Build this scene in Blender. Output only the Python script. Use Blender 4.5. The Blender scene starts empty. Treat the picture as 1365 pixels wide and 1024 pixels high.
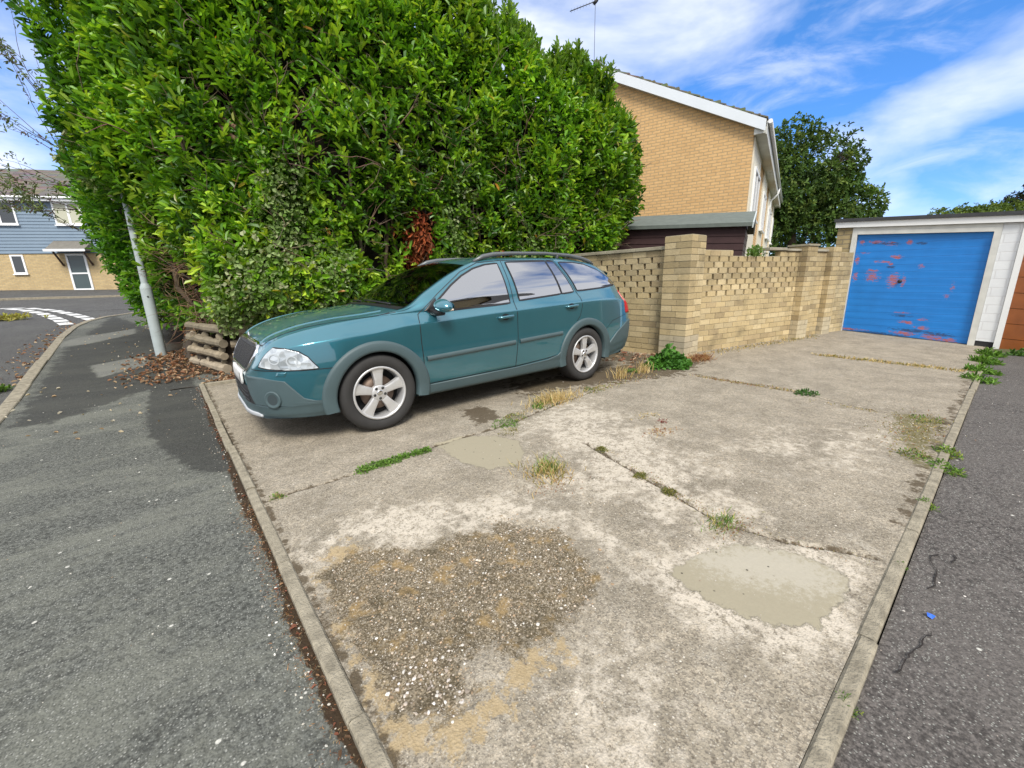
import bpy, bmesh, math, random
import numpy as np
from mathutils import Vector, Matrix
random.seed(7); RNG = np.random.default_rng(7)
C = bpy.context.scene.collection
S = bpy.context.scene
R = math.radians

# ------------------------------------------------------------------ camera, sky, sun, exposure
cd = bpy.data.cameras.new('camera'); cam = bpy.data.objects.new('camera', cd); C.objects.link(cam)
cd.sensor_width = 36; cd.sensor_fit = 'HORIZONTAL'; cd.lens = 549.75/1365*36
cd.clip_start = 0.02; cd.clip_end = 3000
_p, _r, _a = 0.24458826, -0.02574017, R(39.6)
_cp, _sp = math.cos(_p), math.sin(_p)
_f = Vector((0, _cp, -_sp)); _ri = Vector((1, 0, 0)); _up = Vector((0, _sp, _cp))
_rr = _ri*math.cos(_r)+_up*math.sin(_r); _uu = -_ri*math.sin(_r)+_up*math.cos(_r)
_rot = Matrix.Rotation(-_a, 3, 'Z')
_f, _rr, _uu = _rot@_f, _rot@_rr, _rot@_uu
M3 = Matrix((_rr, _uu, -_f)).transposed()
cam.matrix_world = Matrix.Translation((0, 0, 1.228)) @ M3.to_4x4()
S.camera = cam

SUN_EL, SUN_DIR = R(48), (-0.55, -1.0)          # horizontal direction towards the sun
w = bpy.data.worlds.new('World'); S.world = w; w.use_nodes = True
nt = w.node_tree; nt.nodes.clear()
def N(nt, t, **k):
    n = nt.nodes.new(t)
    for a, b in k.items(): setattr(n, a, b)
    return n
out = N(nt, 'ShaderNodeOutputWorld'); bg = N(nt, 'ShaderNodeBackground')
sky = N(nt, 'ShaderNodeTexSky', sky_type='NISHITA', sun_disc=False, sun_elevation=SUN_EL,
        sun_rotation=math.atan2(SUN_DIR[0], SUN_DIR[1]), altitude=50, air_density=1.0, dust_density=0.1, ozone_density=3.0)
hs = N(nt, 'ShaderNodeHueSaturation'); hs.inputs['Saturation'].default_value = 1.25; hs.inputs['Value'].default_value = 0.95
nt.links.new(sky.outputs[0], hs.inputs['Color'])
tc = N(nt, 'ShaderNodeTexCoord')
mp = N(nt, 'ShaderNodeMapping'); mp.inputs['Scale'].default_value = (1, 1, 2.6); mp.inputs['Location'].default_value = (25.3, 17.71, 0)
nt.links.new(tc.outputs['Generated'], mp.inputs['Vector'])
n1 = N(nt, 'ShaderNodeTexNoise'); n1.inputs['Scale'].default_value = 2.1; n1.inputs['Detail'].default_value = 7; n1.inputs['Roughness'].default_value = .52
n1.inputs['Distortion'].default_value = .25
nt.links.new(mp.outputs[0], n1.inputs['Vector'])
# more cloud towards the left of the view (-x), clearer to the right
sep = N(nt, 'ShaderNodeSeparateXYZ'); nt.links.new(tc.outputs['Generated'], sep.inputs[0])
ma = N(nt, 'ShaderNodeMath', operation='MULTIPLY_ADD'); ma.inputs[1].default_value = -0.30; ma.inputs[2].default_value = 0.285
nt.links.new(sep.outputs[0], ma.inputs[0])
mb_ = N(nt, 'ShaderNodeMath', operation='MULTIPLY_ADD'); mb_.inputs[1].default_value = -0.22
nt.links.new(sep.outputs[1], mb_.inputs[0]); mb_.inputs[2].default_value = 0.0
ad = N(nt, 'ShaderNodeMath', operation='ADD'); ad2 = N(nt, 'ShaderNodeMath', operation='ADD'); nt.links.new(ma.outputs[0], ad2.inputs[0]); nt.links.new(mb_.outputs[0], ad2.inputs[1]); nt.links.new(ad2.outputs[0], ad.inputs[0]); nt.links.new(n1.outputs[0], ad.inputs[1])
cr = N(nt, 'ShaderNodeValToRGB'); cr.color_ramp.elements[0].position = .46; cr.color_ramp.elements[1].position = .68
cr.color_ramp.elements[0].color = (0, 0, 0, 1); cr.color_ramp.elements[1].color = (.92, .92, .92, 1)
nt.links.new(ad.outputs[0], cr.inputs[0])
mx = N(nt, 'ShaderNodeMix', data_type='RGBA'); mx.inputs[7].default_value = (5.9, 6.0, 6.3, 1)
tn = N(nt, 'ShaderNodeMix', data_type='RGBA', blend_type='MULTIPLY'); tn.inputs[0].default_value = 1; tn.inputs[7].default_value = (.80, .92, 1.08, 1); nt.links.new(hs.outputs[0], tn.inputs[6]); hz = N(nt, 'ShaderNodeSeparateXYZ'); nt.links.new(tc.outputs['Generated'], hz.inputs[0]); hr = N(nt, 'ShaderNodeMapRange'); hr.inputs[1].default_value = 0; hr.inputs[2].default_value = .42; nt.links.new(hz.outputs[2], hr.inputs[0]); hm = N(nt, 'ShaderNodeMix', data_type='RGBA'); hm.inputs[6].default_value = (.50, .60, .86, 1); hm.inputs[7].default_value = (1, 1, 1, 1); nt.links.new(hr.outputs[0], hm.inputs[0]); ht = N(nt, 'ShaderNodeMix', data_type='RGBA', blend_type='MULTIPLY'); ht.inputs[0].default_value = 1; nt.links.new(tn.outputs[2], ht.inputs[6]); nt.links.new(hm.outputs[2], ht.inputs[7]); nt.links.new(ht.outputs[2], mx.inputs[6])
nw = N(nt, 'ShaderNodeTexNoise'); nw.inputs['Scale'].default_value = 5.5; nw.inputs['Detail'].default_value = 8; nw.inputs['Roughness'].default_value = .6; nw.inputs['Distortion'].default_value = .6; nt.links.new(mp.outputs[0], nw.inputs['Vector'])
wr_ = N(nt, 'ShaderNodeMapRange', interpolation_type='SMOOTHSTEP'); wr_.inputs[1].default_value = .42; wr_.inputs[2].default_value = .72; wr_.inputs[4].default_value = .38; nt.links.new(nw.outputs[0], wr_.inputs[0])
mxx = N(nt, 'ShaderNodeMath', operation='MAXIMUM'); nt.links.new(cr.outputs[0], mxx.inputs[0]); nt.links.new(wr_.outputs[0], mxx.inputs[1]); nt.links.new(mxx.outputs[0], mx.inputs[0])
nt.links.new(mx.outputs[2], bg.inputs[0]); bg.inputs[1].default_value = 0.105
nt.links.new(bg.outputs[0], out.inputs[0])
sd = bpy.data.lights.new('sun', 'SUN'); sd.energy = 1.9; sd.angle = R(20); sd.color = (1, .95, .86)
so = bpy.data.objects.new('sun', sd); C.objects.link(so)
_h = Vector((SUN_DIR[0], SUN_DIR[1], 0)).normalized()
_sv = _h*math.cos(SUN_EL)+Vector((0, 0, math.sin(SUN_EL)))
so.rotation_euler = _sv.to_track_quat('Z', 'Y').to_euler(); so.location = _sv*30
S.view_settings.view_transform = 'Standard'; S.view_settings.look = 'None'
S.view_settings.gamma = 1; S.view_settings.exposure = 1.08

# ------------------------------------------------------------------ helpers
def tag(o, label=None, cat=None, group=None, kind=None):
    if label: o['label'] = label
    if cat: o['category'] = cat
    if group: o['group'] = group
    if kind: o['kind'] = kind
    return o
def thing(name, label, cat, loc=(0, 0, 0), rz=0, group=None):
    o = bpy.data.objects.new(name, None); C.objects.link(o); o.location = loc; o.rotation_euler = (0, 0, rz)
    o.empty_display_size = .2
    return tag(o, label, cat, group)
class MB:
    def __init__(s): s.v = []; s.f = []; s.c = []; s.m = []; s.sm = []
    def add(s, vs, fs, col=(.5, .5, .5), mat=0, smooth=False):
        b = len(s.v); s.v += [tuple(v) for v in vs]
        for f in fs: s.f.append([b+i for i in f]); s.c.append(col); s.m.append(mat); s.sm.append(smooth)
        return s
    def box(s, x0, x1, y0, y1, z0, z1, col=(.5, .5, .5), mat=0, T=None):
        vs = [(x, y, z) for z in (z0, z1) for y in (y0, y1) for x in (x0, x1)]
        if T: vs = [T(*v) for v in vs]
        return s.add(vs, [(0, 2, 3, 1), (4, 5, 7, 6), (0, 1, 5, 4), (2, 6, 7, 3), (0, 4, 6, 2), (1, 3, 7, 5)], col, mat)
    def tube(s, pts, rad, n=8, col=(.5, .5, .5), mat=0, cap=True, smooth=True):
        pts = [Vector(p) for p in pts]
        if not hasattr(rad, '__len__'): rad = [rad]*len(pts)
        vs = []; pr = None
        for i, p in enumerate(pts):
            t = (pts[min(i+1, len(pts)-1)]-pts[max(i-1, 0)]).normalized()
            if pr is None:
                a = Vector((0, 0, 1)) if abs(t.z) < .9 else Vector((1, 0, 0))
                pr = t.cross(a).normalized()
            else: pr = (pr-t*pr.dot(t)).normalized()
            q = t.cross(pr)
            for k in range(n):
                an = 2*math.pi*k/n; vs.append(p+(pr*math.cos(an)+q*math.sin(an))*rad[i])
        fs = [(i*n+k, i*n+(k+1) % n, (i+1)*n+(k+1) % n, (i+1)*n+k) for i in range(len(pts)-1) for k in range(n)]
        s.add(vs, fs, col, mat, smooth)
        if cap:
            b = len(s.v)-len(vs)
            for lst in (list(range(n))[::-1], [(len(pts)-1)*n+k for k in range(n)]):
                s.f.append([b+i for i in lst]); s.c.append(col); s.m.append(mat); s.sm.append(False)
        return s
    def lathe(s, prof, n=48, axis='y', col=(.5, .5, .5), mat=0, T=None, close=False):
        # prof: list of (radius, along axis)
        vs = []
        for r_, h in prof:
            for k in range(n):
                a = 2*math.pi*k/n
                v = (r_*math.cos(a), h, r_*math.sin(a)) if axis == 'y' else (r_*math.cos(a), r_*math.sin(a), h)
                vs.append(T(*v) if T else v)
        m = len(prof)
        fs = [(i*n+k, i*n+(k+1) % n, (i+1)*n+(k+1) % n, (i+1)*n+k) for i in range(m-1) for k in range(n)]
        return s.add(vs, fs, col, mat, True)
    def build(s, name, mats, parent=None, loc=None, bevel=0, smooth=None, mod=None):
        me = bpy.data.meshes.new(name)
        me.from_pydata(s.v, [], s.f)
        if not isinstance(mats, (list, tuple)): mats = [mats]
        for m in mats: me.materials.append(m)
        me.polygons.foreach_set('material_index', s.m)
        me.polygons.foreach_set('use_smooth', [smooth if smooth is not None else a for a in s.sm])
        ca = me.color_attributes.new('col', 'FLOAT_COLOR', 'CORNER')
        ct = [len(f) for f in s.f]
        arr = np.repeat(np.array([tuple(c)+(1,) if len(c) == 3 else c for c in s.c], dtype=np.float32), ct, axis=0)
        ca.data.foreach_set('color', arr.ravel())
        me.update()
        o = bpy.data.objects.new(name, me); C.objects.link(o)
        if parent: o.parent = parent
        if loc is not None: o.location = loc
        if bevel:
            b = o.modifiers.new('b', 'BEVEL'); b.width = bevel; b.segments = 2; b.limit_method = 'ANGLE'
        return o
def np_mesh(name, V, F, mats, cols=None, parent=None, smooth=False, attrs=None):
    """V (n,3), F (m,k) all same k; cols per face"""
    me = bpy.data.meshes.new(name); m, k = F.shape
    me.vertices.add(len(V)); me.vertices.foreach_set('co', V.astype(np.float32).ravel())
    me.loops.add(m*k); me.loops.foreach_set('vertex_index', F.astype(np.int32).ravel())
    me.polygons.add(m); me.polygons.foreach_set('loop_start', np.arange(0, m*k, k, dtype=np.int32))
    me.polygons.foreach_set('use_smooth', np.full(m, smooth))
    if not isinstance(mats, (list, tuple)): mats = [mats]
    for q in mats: me.materials.append(q)
    if cols is not None:
        ca = me.color_attributes.new('col', 'FLOAT_COLOR', 'CORNER')
        a = np.concatenate([cols, np.ones((m, 1))], 1).astype(np.float32)
        ca.data.foreach_set('color', np.repeat(a, k, axis=0).ravel())
    for an, av in (attrs or {}).items():
        ca = me.color_attributes.new(an, 'FLOAT_COLOR', 'POINT'); ca.data.foreach_set('color', av.astype(np.float32).ravel())
    me.update(calc_edges=True)
    o = bpy.data.objects.new(name, me); C.objects.link(o)
    if parent: o.parent = parent
    return o

# value noise in numpy
_perm = RNG.random((256, 256))
def vnoise(x, y):
    xi = np.floor(x).astype(int); yi = np.floor(y).astype(int); fx = x-xi; fy = y-yi
    fx = fx*fx*(3-2*fx); fy = fy*fy*(3-2*fy)
    g = lambda a, b: _perm[a % 256, b % 256]
    return (g(xi, yi)*(1-fx)+g(xi+1, yi)*fx)*(1-fy)+(g(xi, yi+1)*(1-fx)+g(xi+1, yi+1)*fx)*fy
def fbm(x, y, o=4):
    s = 0; a = .5; t = 0
    for i in range(o): s = s+a*vnoise(x+i*17.3, y+i*9.1); t += a; x = x*2.03; y = y*2.03; a *= .5
    return s/t
def sdist(P, poly):
    """signed distance, + inside"""
    P = np.asarray(P); q = np.array(poly, float); n = len(q)
    best = np.full(len(P), 1e9); ins = np.zeros(len(P), bool)
    for i in range(n):
        a, b = q[i], q[(i+1) % n]; ab = b-a
        t = np.clip(((P-a)@ab)/(ab@ab+1e-12), 0, 1)
        d = np.linalg.norm(P-(a+t[:, None]*ab), axis=1); best = np.minimum(best, d)
        c = (a[1] > P[:, 1]) != (b[1] > P[:, 1])
        with np.errstate(divide='ignore', invalid='ignore'):
            ins ^= c & (P[:, 0] < (b[0]-a[0])*(P[:, 1]-a[1])/(b[1]-a[1])+a[0])
    return np.where(ins, best, -best)
def terr(x, y):
    k = np.clip((3.0-x)/2.7, 0, 1); k = k*k*(3-2*k)
    s = np.asarray(y, float)-6.0
    return .05*k*np.where(s > 1, s, np.where(s > -1, (s+1)**2/4, 0))

# ------------------------------------------------------------------ materials
def mat(name):
    m = bpy.data.materials.new(name); m.use_nodes = True; nt = m.node_tree
    return m, nt, nt.nodes['Principled BSDF']
def simple(name, col, rough=.5, metal=0, spec=.5, noise=0, nscale=20, bump=0, coat=0, bscale=None):
    m, nt, b = mat(name)
    b.inputs['Base Color'].default_value = (*col, 1); b.inputs['Roughness'].default_value = rough
    b.inputs['Metallic'].default_value = metal; b.inputs['Specular IOR Level'].default_value = spec
    b.inputs['Coat Weight'].default_value = coat; b.inputs['Coat Roughness'].default_value = .03
    if noise or bump:
        t = N(nt, 'ShaderNodeTexCoord'); n = N(nt, 'ShaderNodeTexNoise'); n.inputs['Scale'].default_value = nscale; n.inputs['Detail'].default_value = 6
        nt.links.new(t.outputs['Object'], n.inputs['Vector'])
        if noise:
            x = N(nt, 'ShaderNodeMix', data_type='RGBA')
            x.inputs[6].default_value = tuple(c*(1-noise) for c in col)+(1,); x.inputs[7].default_value = tuple(min(1, c*(1+noise)) for c in col)+(1,)
            nt.links.new(n.outputs[0], x.inputs[0]); nt.links.new(x.outputs[2], b.inputs['Base Color'])
        if bump:
            if bscale:
                n = N(nt, 'ShaderNodeTexNoise'); n.inputs['Scale'].default_value = bscale; n.inputs['Detail'].default_value = 5; nt.links.new(t.outputs['Object'], n.inputs['Vector'])
            bp = N(nt, 'ShaderNodeBump'); bp.inputs['Strength'].default_value = bump; bp.inputs['Distance'].default_value = .01
            nt.links.new(n.outputs[0], bp.inputs['Height']); nt.links.new(bp.outputs[0], b.inputs['Normal'])
    return m
class G:
    """tiny node-graph helper"""
    def __init__(s, nt, coord='Object'):
        s.nt = nt; s.t = N(nt, 'ShaderNodeTexCoord').outputs[coord]
    def lk(s, a, b):
        if hasattr(a, 'is_output') or hasattr(a, 'links'): s.nt.links.new(a, b)
        elif hasattr(a, '__len__') and len(a) == 3 and b.type == 'RGBA': b.default_value = (*a, 1)
        else: b.default_value = a
    def noise(s, sc, det=4, rough=.5, vec=None, dist=0):
        n = N(s.nt, 'ShaderNodeTexNoise'); n.inputs['Scale'].default_value = sc; n.inputs['Detail'].default_value = det
        n.inputs['Roughness'].default_value = rough; n.inputs['Distortion'].default_value = dist
        s.nt.links.new(vec or s.t, n.inputs['Vector']); return n.outputs[0]
    def vor(s, sc, out='Color', feature='F1', vec=None, rnd=1):
        n = N(s.nt, 'ShaderNodeTexVoronoi', feature=feature); n.inputs['Scale'].default_value = sc; n.inputs['Randomness'].default_value = rnd
        s.nt.links.new(vec or s.t, n.inputs['Vector']); return n.outputs[out]
    def map(s, scale=(1, 1, 1), rot=(0, 0, 0), loc=(0, 0, 0), vec=None):
        n = N(s.nt, 'ShaderNodeMapping'); n.inputs['Scale'].default_value = scale; n.inputs['Rotation'].default_value = rot; n.inputs['Location'].default_value = loc
        s.nt.links.new(vec or s.t, n.inputs['Vector']); return n.outputs[0]
    def math(s, op, a, b=0, c=0):
        n = N(s.nt, 'ShaderNodeMath', operation=op); s.lk(a, n.inputs[0]); s.lk(b, n.inputs[1])
        if op in ('MULTIPLY_ADD',): s.lk(c, n.inputs[2])
        return n.outputs[0]
    def ss(s, v, a, b, lo=0, hi=1):
        n = N(s.nt, 'ShaderNodeMapRange', interpolation_type='SMOOTHSTEP'); s.lk(v, n.inputs[0])
        n.inputs[1].default_value = a; n.inputs[2].default_value = b; n.inputs[3].default_value = lo; n.inputs[4].default_value = hi
        return n.outputs[0]
    def mix(s, f, a, b, blend='MIX'):
        n = N(s.nt, 'ShaderNodeMix', data_type='RGBA', blend_type=blend); s.lk(f, n.inputs[0])
        for v, i in ((a, 6), (b, 7)): s.lk(v, n.inputs[i])
        return n.outputs[2]
    def attr(s, name):
        return N(s.nt, 'ShaderNodeAttribute', attribute_name=name)
    def sepc(s, v):
        n = N(s.nt, 'ShaderNodeSeparateColor'); s.nt.links.new(v, n.inputs[0]); return n.outputs
    def bump(s, h, st, dist, b, prev=None):
        n = N(s.nt, 'ShaderNodeBump'); n.inputs['Strength'].default_value = st; n.inputs['Distance'].default_value = dist
        s.nt.links.new(h, n.inputs['Height'])
        if prev: s.nt.links.new(prev, n.inputs['Normal'])
        if b: s.nt.links.new(n.outputs[0], b.inputs['Normal'])
        return n.outputs[0]

def attr_mat(name, rough=.85, noise=.25, nscale=30, bump=.3, bscale=80, spec=.3, trans=0, stain=0):
    m, nt, b = mat(name); g = G(nt)
    a = g.attr('col').outputs['Color']
    c = g.mix(1, a, g.mix(g.noise(nscale, 5), (1-noise,)*3, (1+noise,)*3), 'MULTIPLY')
    if stain: c = g.mix(g.ss(g.noise(2.2, 6, .65), .48, .72, 0, stain), c, (.10, .085, .055))
    g.lk(c, b.inputs['Base Color']); b.inputs['Roughness'].default_value = rough; b.inputs['Specular IOR Level'].default_value = spec
    if bump: g.bump(g.noise(bscale, 4), bump, .004, b)
    if trans:
        tr = N(nt, 'ShaderNodeBsdfTranslucent'); g.lk(g.mix(1, c, (1.5, 1.35, .6), 'MULTIPLY'), tr.inputs[0])
        ms = N(nt, 'ShaderNodeMixShader'); ms.inputs[0].default_value = trans
        nt.links.new(b.outputs[0], ms.inputs[1]); nt.links.new(tr.outputs[0], ms.inputs[2])
        nt.links.new(ms.outputs[0], nt.nodes['Material Output'].inputs[0])
    return m
M = {}
M['leaf'] = attr_mat('leaf', rough=.36, noise=.12, nscale=9, bump=0, spec=.5, trans=.34)
M['leafmatt'] = attr_mat('leaf_matt', rough=.6, noise=.15, nscale=9, bump=0, spec=.3, trans=.25)
M['dryleaf'] = attr_mat('dry_leaf', rough=.8, noise=.2, nscale=20, bump=0, trans=.1)
M['bark'] = attr_mat('bark', rough=.9, noise=.35, nscale=25, bump=.6, bscale=50)
M['brick'] = attr_mat('wall_brick', rough=.92, noise=.22, nscale=28, bump=.5, bscale=90, stain=.45)
M['stone'] = attr_mat('pebble', rough=.7, noise=.15, nscale=60, bump=0)
M['wood'] = attr_mat('log_wood', rough=.95, noise=.55, nscale=11, bump=1.0, bscale=55, spec=.1)
M['white'] = simple('white_paint', (.78, .79, .78), .45, noise=.05, nscale=4)
M['upvc'] = simple('white_window_frame', (.80, .81, .82), .3)
M['glass'] = simple('window_glass', (.03, .035, .04), .05, spec=.8)

# asphalt: three faces of the same idea, each with its own wear
def asphalt(name, base, light, streak, stripdir, pave=False):
    m, nt, b = mat(name); g = G(nt)
    v = g.map(scale=stripdir, rot=(0, 0, .35 if pave else 0))
    big = g.math('ADD', g.math('MULTIPLY', g.noise(1.6, 8, .68, vec=v, dist=.5), .72), g.math('MULTIPLY', g.noise(26, 5, .7), .28))
    fine = g.noise(60, 6, .7)
    c = g.mix(g.ss(fine, .36, .64), tuple(x*.5 for x in base), tuple(x*1.6 for x in base))
    c = g.mix(g.math('MULTIPLY', g.ss(big, .44, .60), streak), c, light)
    sp = g.sepc(g.vor(130))[0]; md = g.vor(130, 'Distance')
    chip = g.math('MULTIPLY', g.ss(sp, .66, .76), g.ss(md, .45, .25))
    c = g.mix(g.math('MULTIPLY', chip, .8), c, (.30, .30, .27))
    sp2 = g.sepc(g.vor(210))[1]
    c = g.mix(g.math('MULTIPLY', g.ss(sp2, .6, .9), .5), c, tuple(x*.45 for x in base))
    wx = g.sepc(g.vor(22))[0]; wd = g.vor(22, 'Distance')
    wc = g.math('MULTIPLY', g.ss(wx, .955, .96), g.ss(wd, .20, .12)); c = g.mix(wc, c, (.5, .49, .44))
    if pave:
        at = g.attr('A'); s = g.sepc(at.outputs['Color'])
        nz = g.math('MULTIPLY_ADD', g.noise(7, 6, .65), .7, -.35)
        wet = g.ss(g.math('ADD', s[0], nz), .42, .58)
        c = g.mix(g.math('MULTIPLY', wet, .72), c, (.028, .028, .026))
        edge = g.ss(g.math('ADD', s[1], g.math('MULTIPLY_ADD', g.noise(22, 5, .7), .9, -.45)), .45, .6)
        c = g.mix(edge, c, g.mix(g.noise(70, 3), (.018, .012, .007), (.06, .038, .02)))
        st = g.ss(g.math('ADD', s[2], nz), .4, .6)
        c = g.mix(g.math('MULTIPLY', st, .5), c, (.20, .20, .18))
    g.lk(c, b.inputs['Base Color']); b.inputs['Roughness'].default_value = .9; b.inputs['Specular IOR Level'].default_value = .25
    n1_ = g.bump(g.vor(130, 'Distance'), .55, .004, None); g.bump(fine, .4, .004, b, n1_)
    return m
M['pave'] = asphalt('pavement_asphalt', (.092, .095, .084), (.165, .168, .140), .75, (.7, 1.5, 1), True)
M['road'] = asphalt('road_asphalt', (.07, .068, .066), (.11, .11, .10), .5, (1, .5, 1))
M['drive'] = asphalt('drive_asphalt', (.092, .083, .076), (.135, .123, .112), .45, (.5, .5, 1))

def conc_mat():
    m, nt, b = mat('old_concrete'); g = G(nt)
    A = g.attr('A'); s = g.sepc(A.outputs['Color']); al = A.outputs['Alpha']
    B = g.attr('B'); t = g.sepc(B.outputs['Color'])
    nb = g.noise(3.2, 7, .62); nf = g.noise(75, 5, .7); nm = g.noise(14, 6, .65)
    c = g.mix(g.ss(nb, .35, .65), (.250, .218, .165), (.345, .302, .232))
    c = g.mix(g.ss(nm, .45, .62, 0, .5), c, (.37, .33, .265))
    # aggregate speckle
    v1 = g.sepc(g.vor(150)); d1 = g.vor(150, 'Distance')
    c = g.mix(g.math('MULTIPLY', g.ss(v1[0], .55, .8), .5), c, (.10, .088, .07))
    c = g.mix(g.math('MULTIPLY', g.math('MULTIPLY', g.ss(v1[1], .72, .85), g.ss(d1, .5, .3)), .7), c, (.52, .48, .40))
    c = g.mix(g.ss(nf, .35, .7, 0, .25), c, (.12, .10, .08))
    sp3 = g.ss(g.noise(48, 3, .8), .52, .62); c = g.mix(g.math('MULTIPLY', sp3, g.ss(nb, .35, .6, .15, .6)), c, (.50, .43, .33))
    sp4 = g.ss(g.noise(66, 3, .8, vec=g.map(loc=(3, 7, 1))), .56, .64); c = g.mix(g.math('MULTIPLY', sp4, .55), c, (.085, .065, .045))
    # pale, lime-washed zones
    wz = g.math('ADD', s[2], g.math('ADD', g.math('MULTIPLY_ADD', nm, 1.5, -.75), g.math('MULTIPLY_ADD', nb, 1.3, -.75)))
    wsp = g.math('MULTIPLY', g.ss(wz, .25, .75), g.ss(g.math('ADD', nf, g.noise(30, 4, .7)), .84, 1.06)); c = g.mix(g.math('MULTIPLY', wsp, .85), c, (.56, .50, .41))
    bl = g.ss(g.noise(5.5, 8, .7, dist=.6), .54, .68, 0, .5); c = g.mix(g.math('MULTIPLY', bl, g.ss(nf, .4, .6)), c, (.50, .455, .38))
    # ochre sandy cement
    lz = g.ss(g.math('ADD', al, g.math('MULTIPLY_ADD', g.noise(17, 8, .75), 2.6, -1.45)), .40, .62)
    c = g.mix(g.math('MULTIPLY', lz, .75), c, g.mix(nf, (.26, .185, .09), (.48, .37, .21)))
    # eroded patch down to the aggregate
    az = g.ss(g.math('ADD', s[0], g.math('MULTIPLY_ADD', g.noise(13, 9, .8), 2.4, -1.2)), .38, .66)
    vv = g.sepc(g.vor(170)); dd = g.vor(170, 'Distance')
    ac = g.mix(g.ss(vv[0], .30, .9), (.105, .083, .052), (.25, .208, .145))
    ac = g.mix(g.math('MULTIPLY', g.ss(vv[1], .7, .8), g.ss(dd, .45, .25)), ac, (.45, .40, .33))
    ac = g.mix(g.ss(g.noise(9, 5, .6), .53, .68, 0, .75), ac, (.30, .205, .09))
    ac = g.mix(g.ss(g.noise(6, 7, .7, vec=g.map(loc=(5, 2, 0))), .50, .66, 0, .6), ac, (.050, .040, .020))
    c = g.mix(az, c, ac)
    # smooth repair cement
    sz = g.ss(g.math('ADD', s[1], g.math('MULTIPLY_ADD', g.noise(20, 8, .75), 1.5, -.75)), .40, .54)
    sc = g.mix(g.ss(g.math('ADD', B.outputs['Alpha'], g.math('MULTIPLY_ADD', g.noise(40, 6, .8), 1.8, -.9)), .25, .65), g.mix(nf, (.27, .24, .17), (.33, .295, .215)), g.mix(nf, (.34, .31, .245), (.42, .385, .31)))
    sc = g.mix(g.math('MULTIPLY', g.ss(g.sepc(g.vor(45))[0], .93, .95), g.ss(g.vor(45, 'Distance'), .28, .15)), sc, (.07, .06, .045))
    c = g.mix(sz, c, sc)
    # moss, dark humus and the darker area under the car, joints
    mz = g.ss(g.math('ADD', t[0], g.math('MULTIPLY_ADD', nm, 1.2, -.6)), .42, .6); c = g.mix(g.math('MULTIPLY', mz, .75), c, g.mix(nf, (.07, .06, .02), (.17, .15, .05)))
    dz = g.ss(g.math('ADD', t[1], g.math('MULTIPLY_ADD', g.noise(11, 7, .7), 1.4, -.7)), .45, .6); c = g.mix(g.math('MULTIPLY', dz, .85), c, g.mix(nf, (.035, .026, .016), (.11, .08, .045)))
    jz = g.ss(g.math('ADD', t[2], g.math('MULTIPLY_ADD', g.noise(30, 4, .7), .6, -.3)), .5, .66); c = g.mix(g.math('MULTIPLY', jz, .9), c, (.04, .03, .018))
    g.lk(c, b.inputs['Base Color']); b.inputs['Roughness'].default_value = .92; b.inputs['Specular IOR Level'].default_value = .2
    rough = g.math('MULTIPLY', g.math('SUBTRACT', 1.0, sz), 1.0)
    h = g.math('MULTIPLY', g.math('ADD', nf, g.math('MULTIPLY', d1, .6)), rough)
    p1 = g.bump(h, .7, .005, None); g.bump(nm, .35, .012, b, p1)
    return m
M['conc'] = conc_mat()
M['kerb'] = simple('kerb_concrete', (.275, .245, .185), .92, noise=.75, nscale=22, bump=.9, bscale=110, spec=.2)

def grid_mesh(name, xs, ys, zf, mt, attrs=None, kind='structure'):
    X, Y = np.meshgrid(xs, ys, indexing='ij'); Zz = zf(X.ravel(), Y.ravel())
    V = np.stack([X.ravel(), Y.ravel(), Zz], 1); nx, ny = len(xs), len(ys)
    i, j = np.meshgrid(np.arange(nx-1), np.arange(ny-1), indexing='ij'); a = (i*ny+j).ravel()
    F = np.stack([a, a+ny, a+ny+1, a+1], 1)
    o = np_mesh(name, V, F, mt, smooth=True, attrs=attrs(V) if attrs else None)
    return tag(o, kind=kind)

# ------------------------------------------------------------------ GROUND
KERB = [(-1.35, -14), (-1.4, 0), (-1.55, 6.96), (-1.67, 9.86), (-1.78, 12.5), (-1.76, 14.6), (-1.62, 15.7), (-1.35, 16.6), (-0.7, 17.6), (0.6, 18.6), (3, 19.3), (9, 20)]
def kx(y):
    pts = [(p[1], p[0]) for p in KERB]; return np.interp(y, [p[0] for p in pts], [p[1] for p in pts])
gxs = np.concatenate([np.arange(-300, -20, 20), np.arange(-20, 6, 1), np.arange(6, 320, 20)])
gys = np.concatenate([np.arange(-300, -20, 20), np.arange(-20, 60, 1.), np.arange(60, 320, 20)])
M['soil'] = simple('garden_soil_and_grass', (.07, .075, .03), .95, noise=.5, nscale=2, bump=.5)
def zg(x, y): return np.minimum(terr(x, y), 1.9)-.16
o = grid_mesh('ground', gxs, gys, zg, M['soil'])
# road sheet, left of the kerb and round the junction
def zr(x, y): return np.minimum(terr(x, y), 1.9)-.055
rxs = np.concatenate([np.arange(-40, -6, 2.), np.arange(-6, 1.1, .35)])
V = []; F = []
ys = np.concatenate([np.arange(-16, 5, 1.5), np.arange(5, 27.3, .4)])
fr = np.linspace(0, 1, 26)
for y in ys:
    xr = float(kx(y)) if y < 19.9 else 9.0+(y-19.9)*.5
    for t_ in fr: V.append((-34+(xr+.02+34)*t_**.5, y, 0))
V = np.array(V, float); V[:, 2] = zr(V[:, 0], V[:, 1])
n = len(fr); F = np.array([(i*n+k, i*n+k+1, (i+1)*n+k+1, (i+1)*n+k) for i in range(len(ys)-1) for k in range(n-1)])
tag(np_mesh('road', V, F, M['road'], smooth=True), kind='structure')

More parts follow.
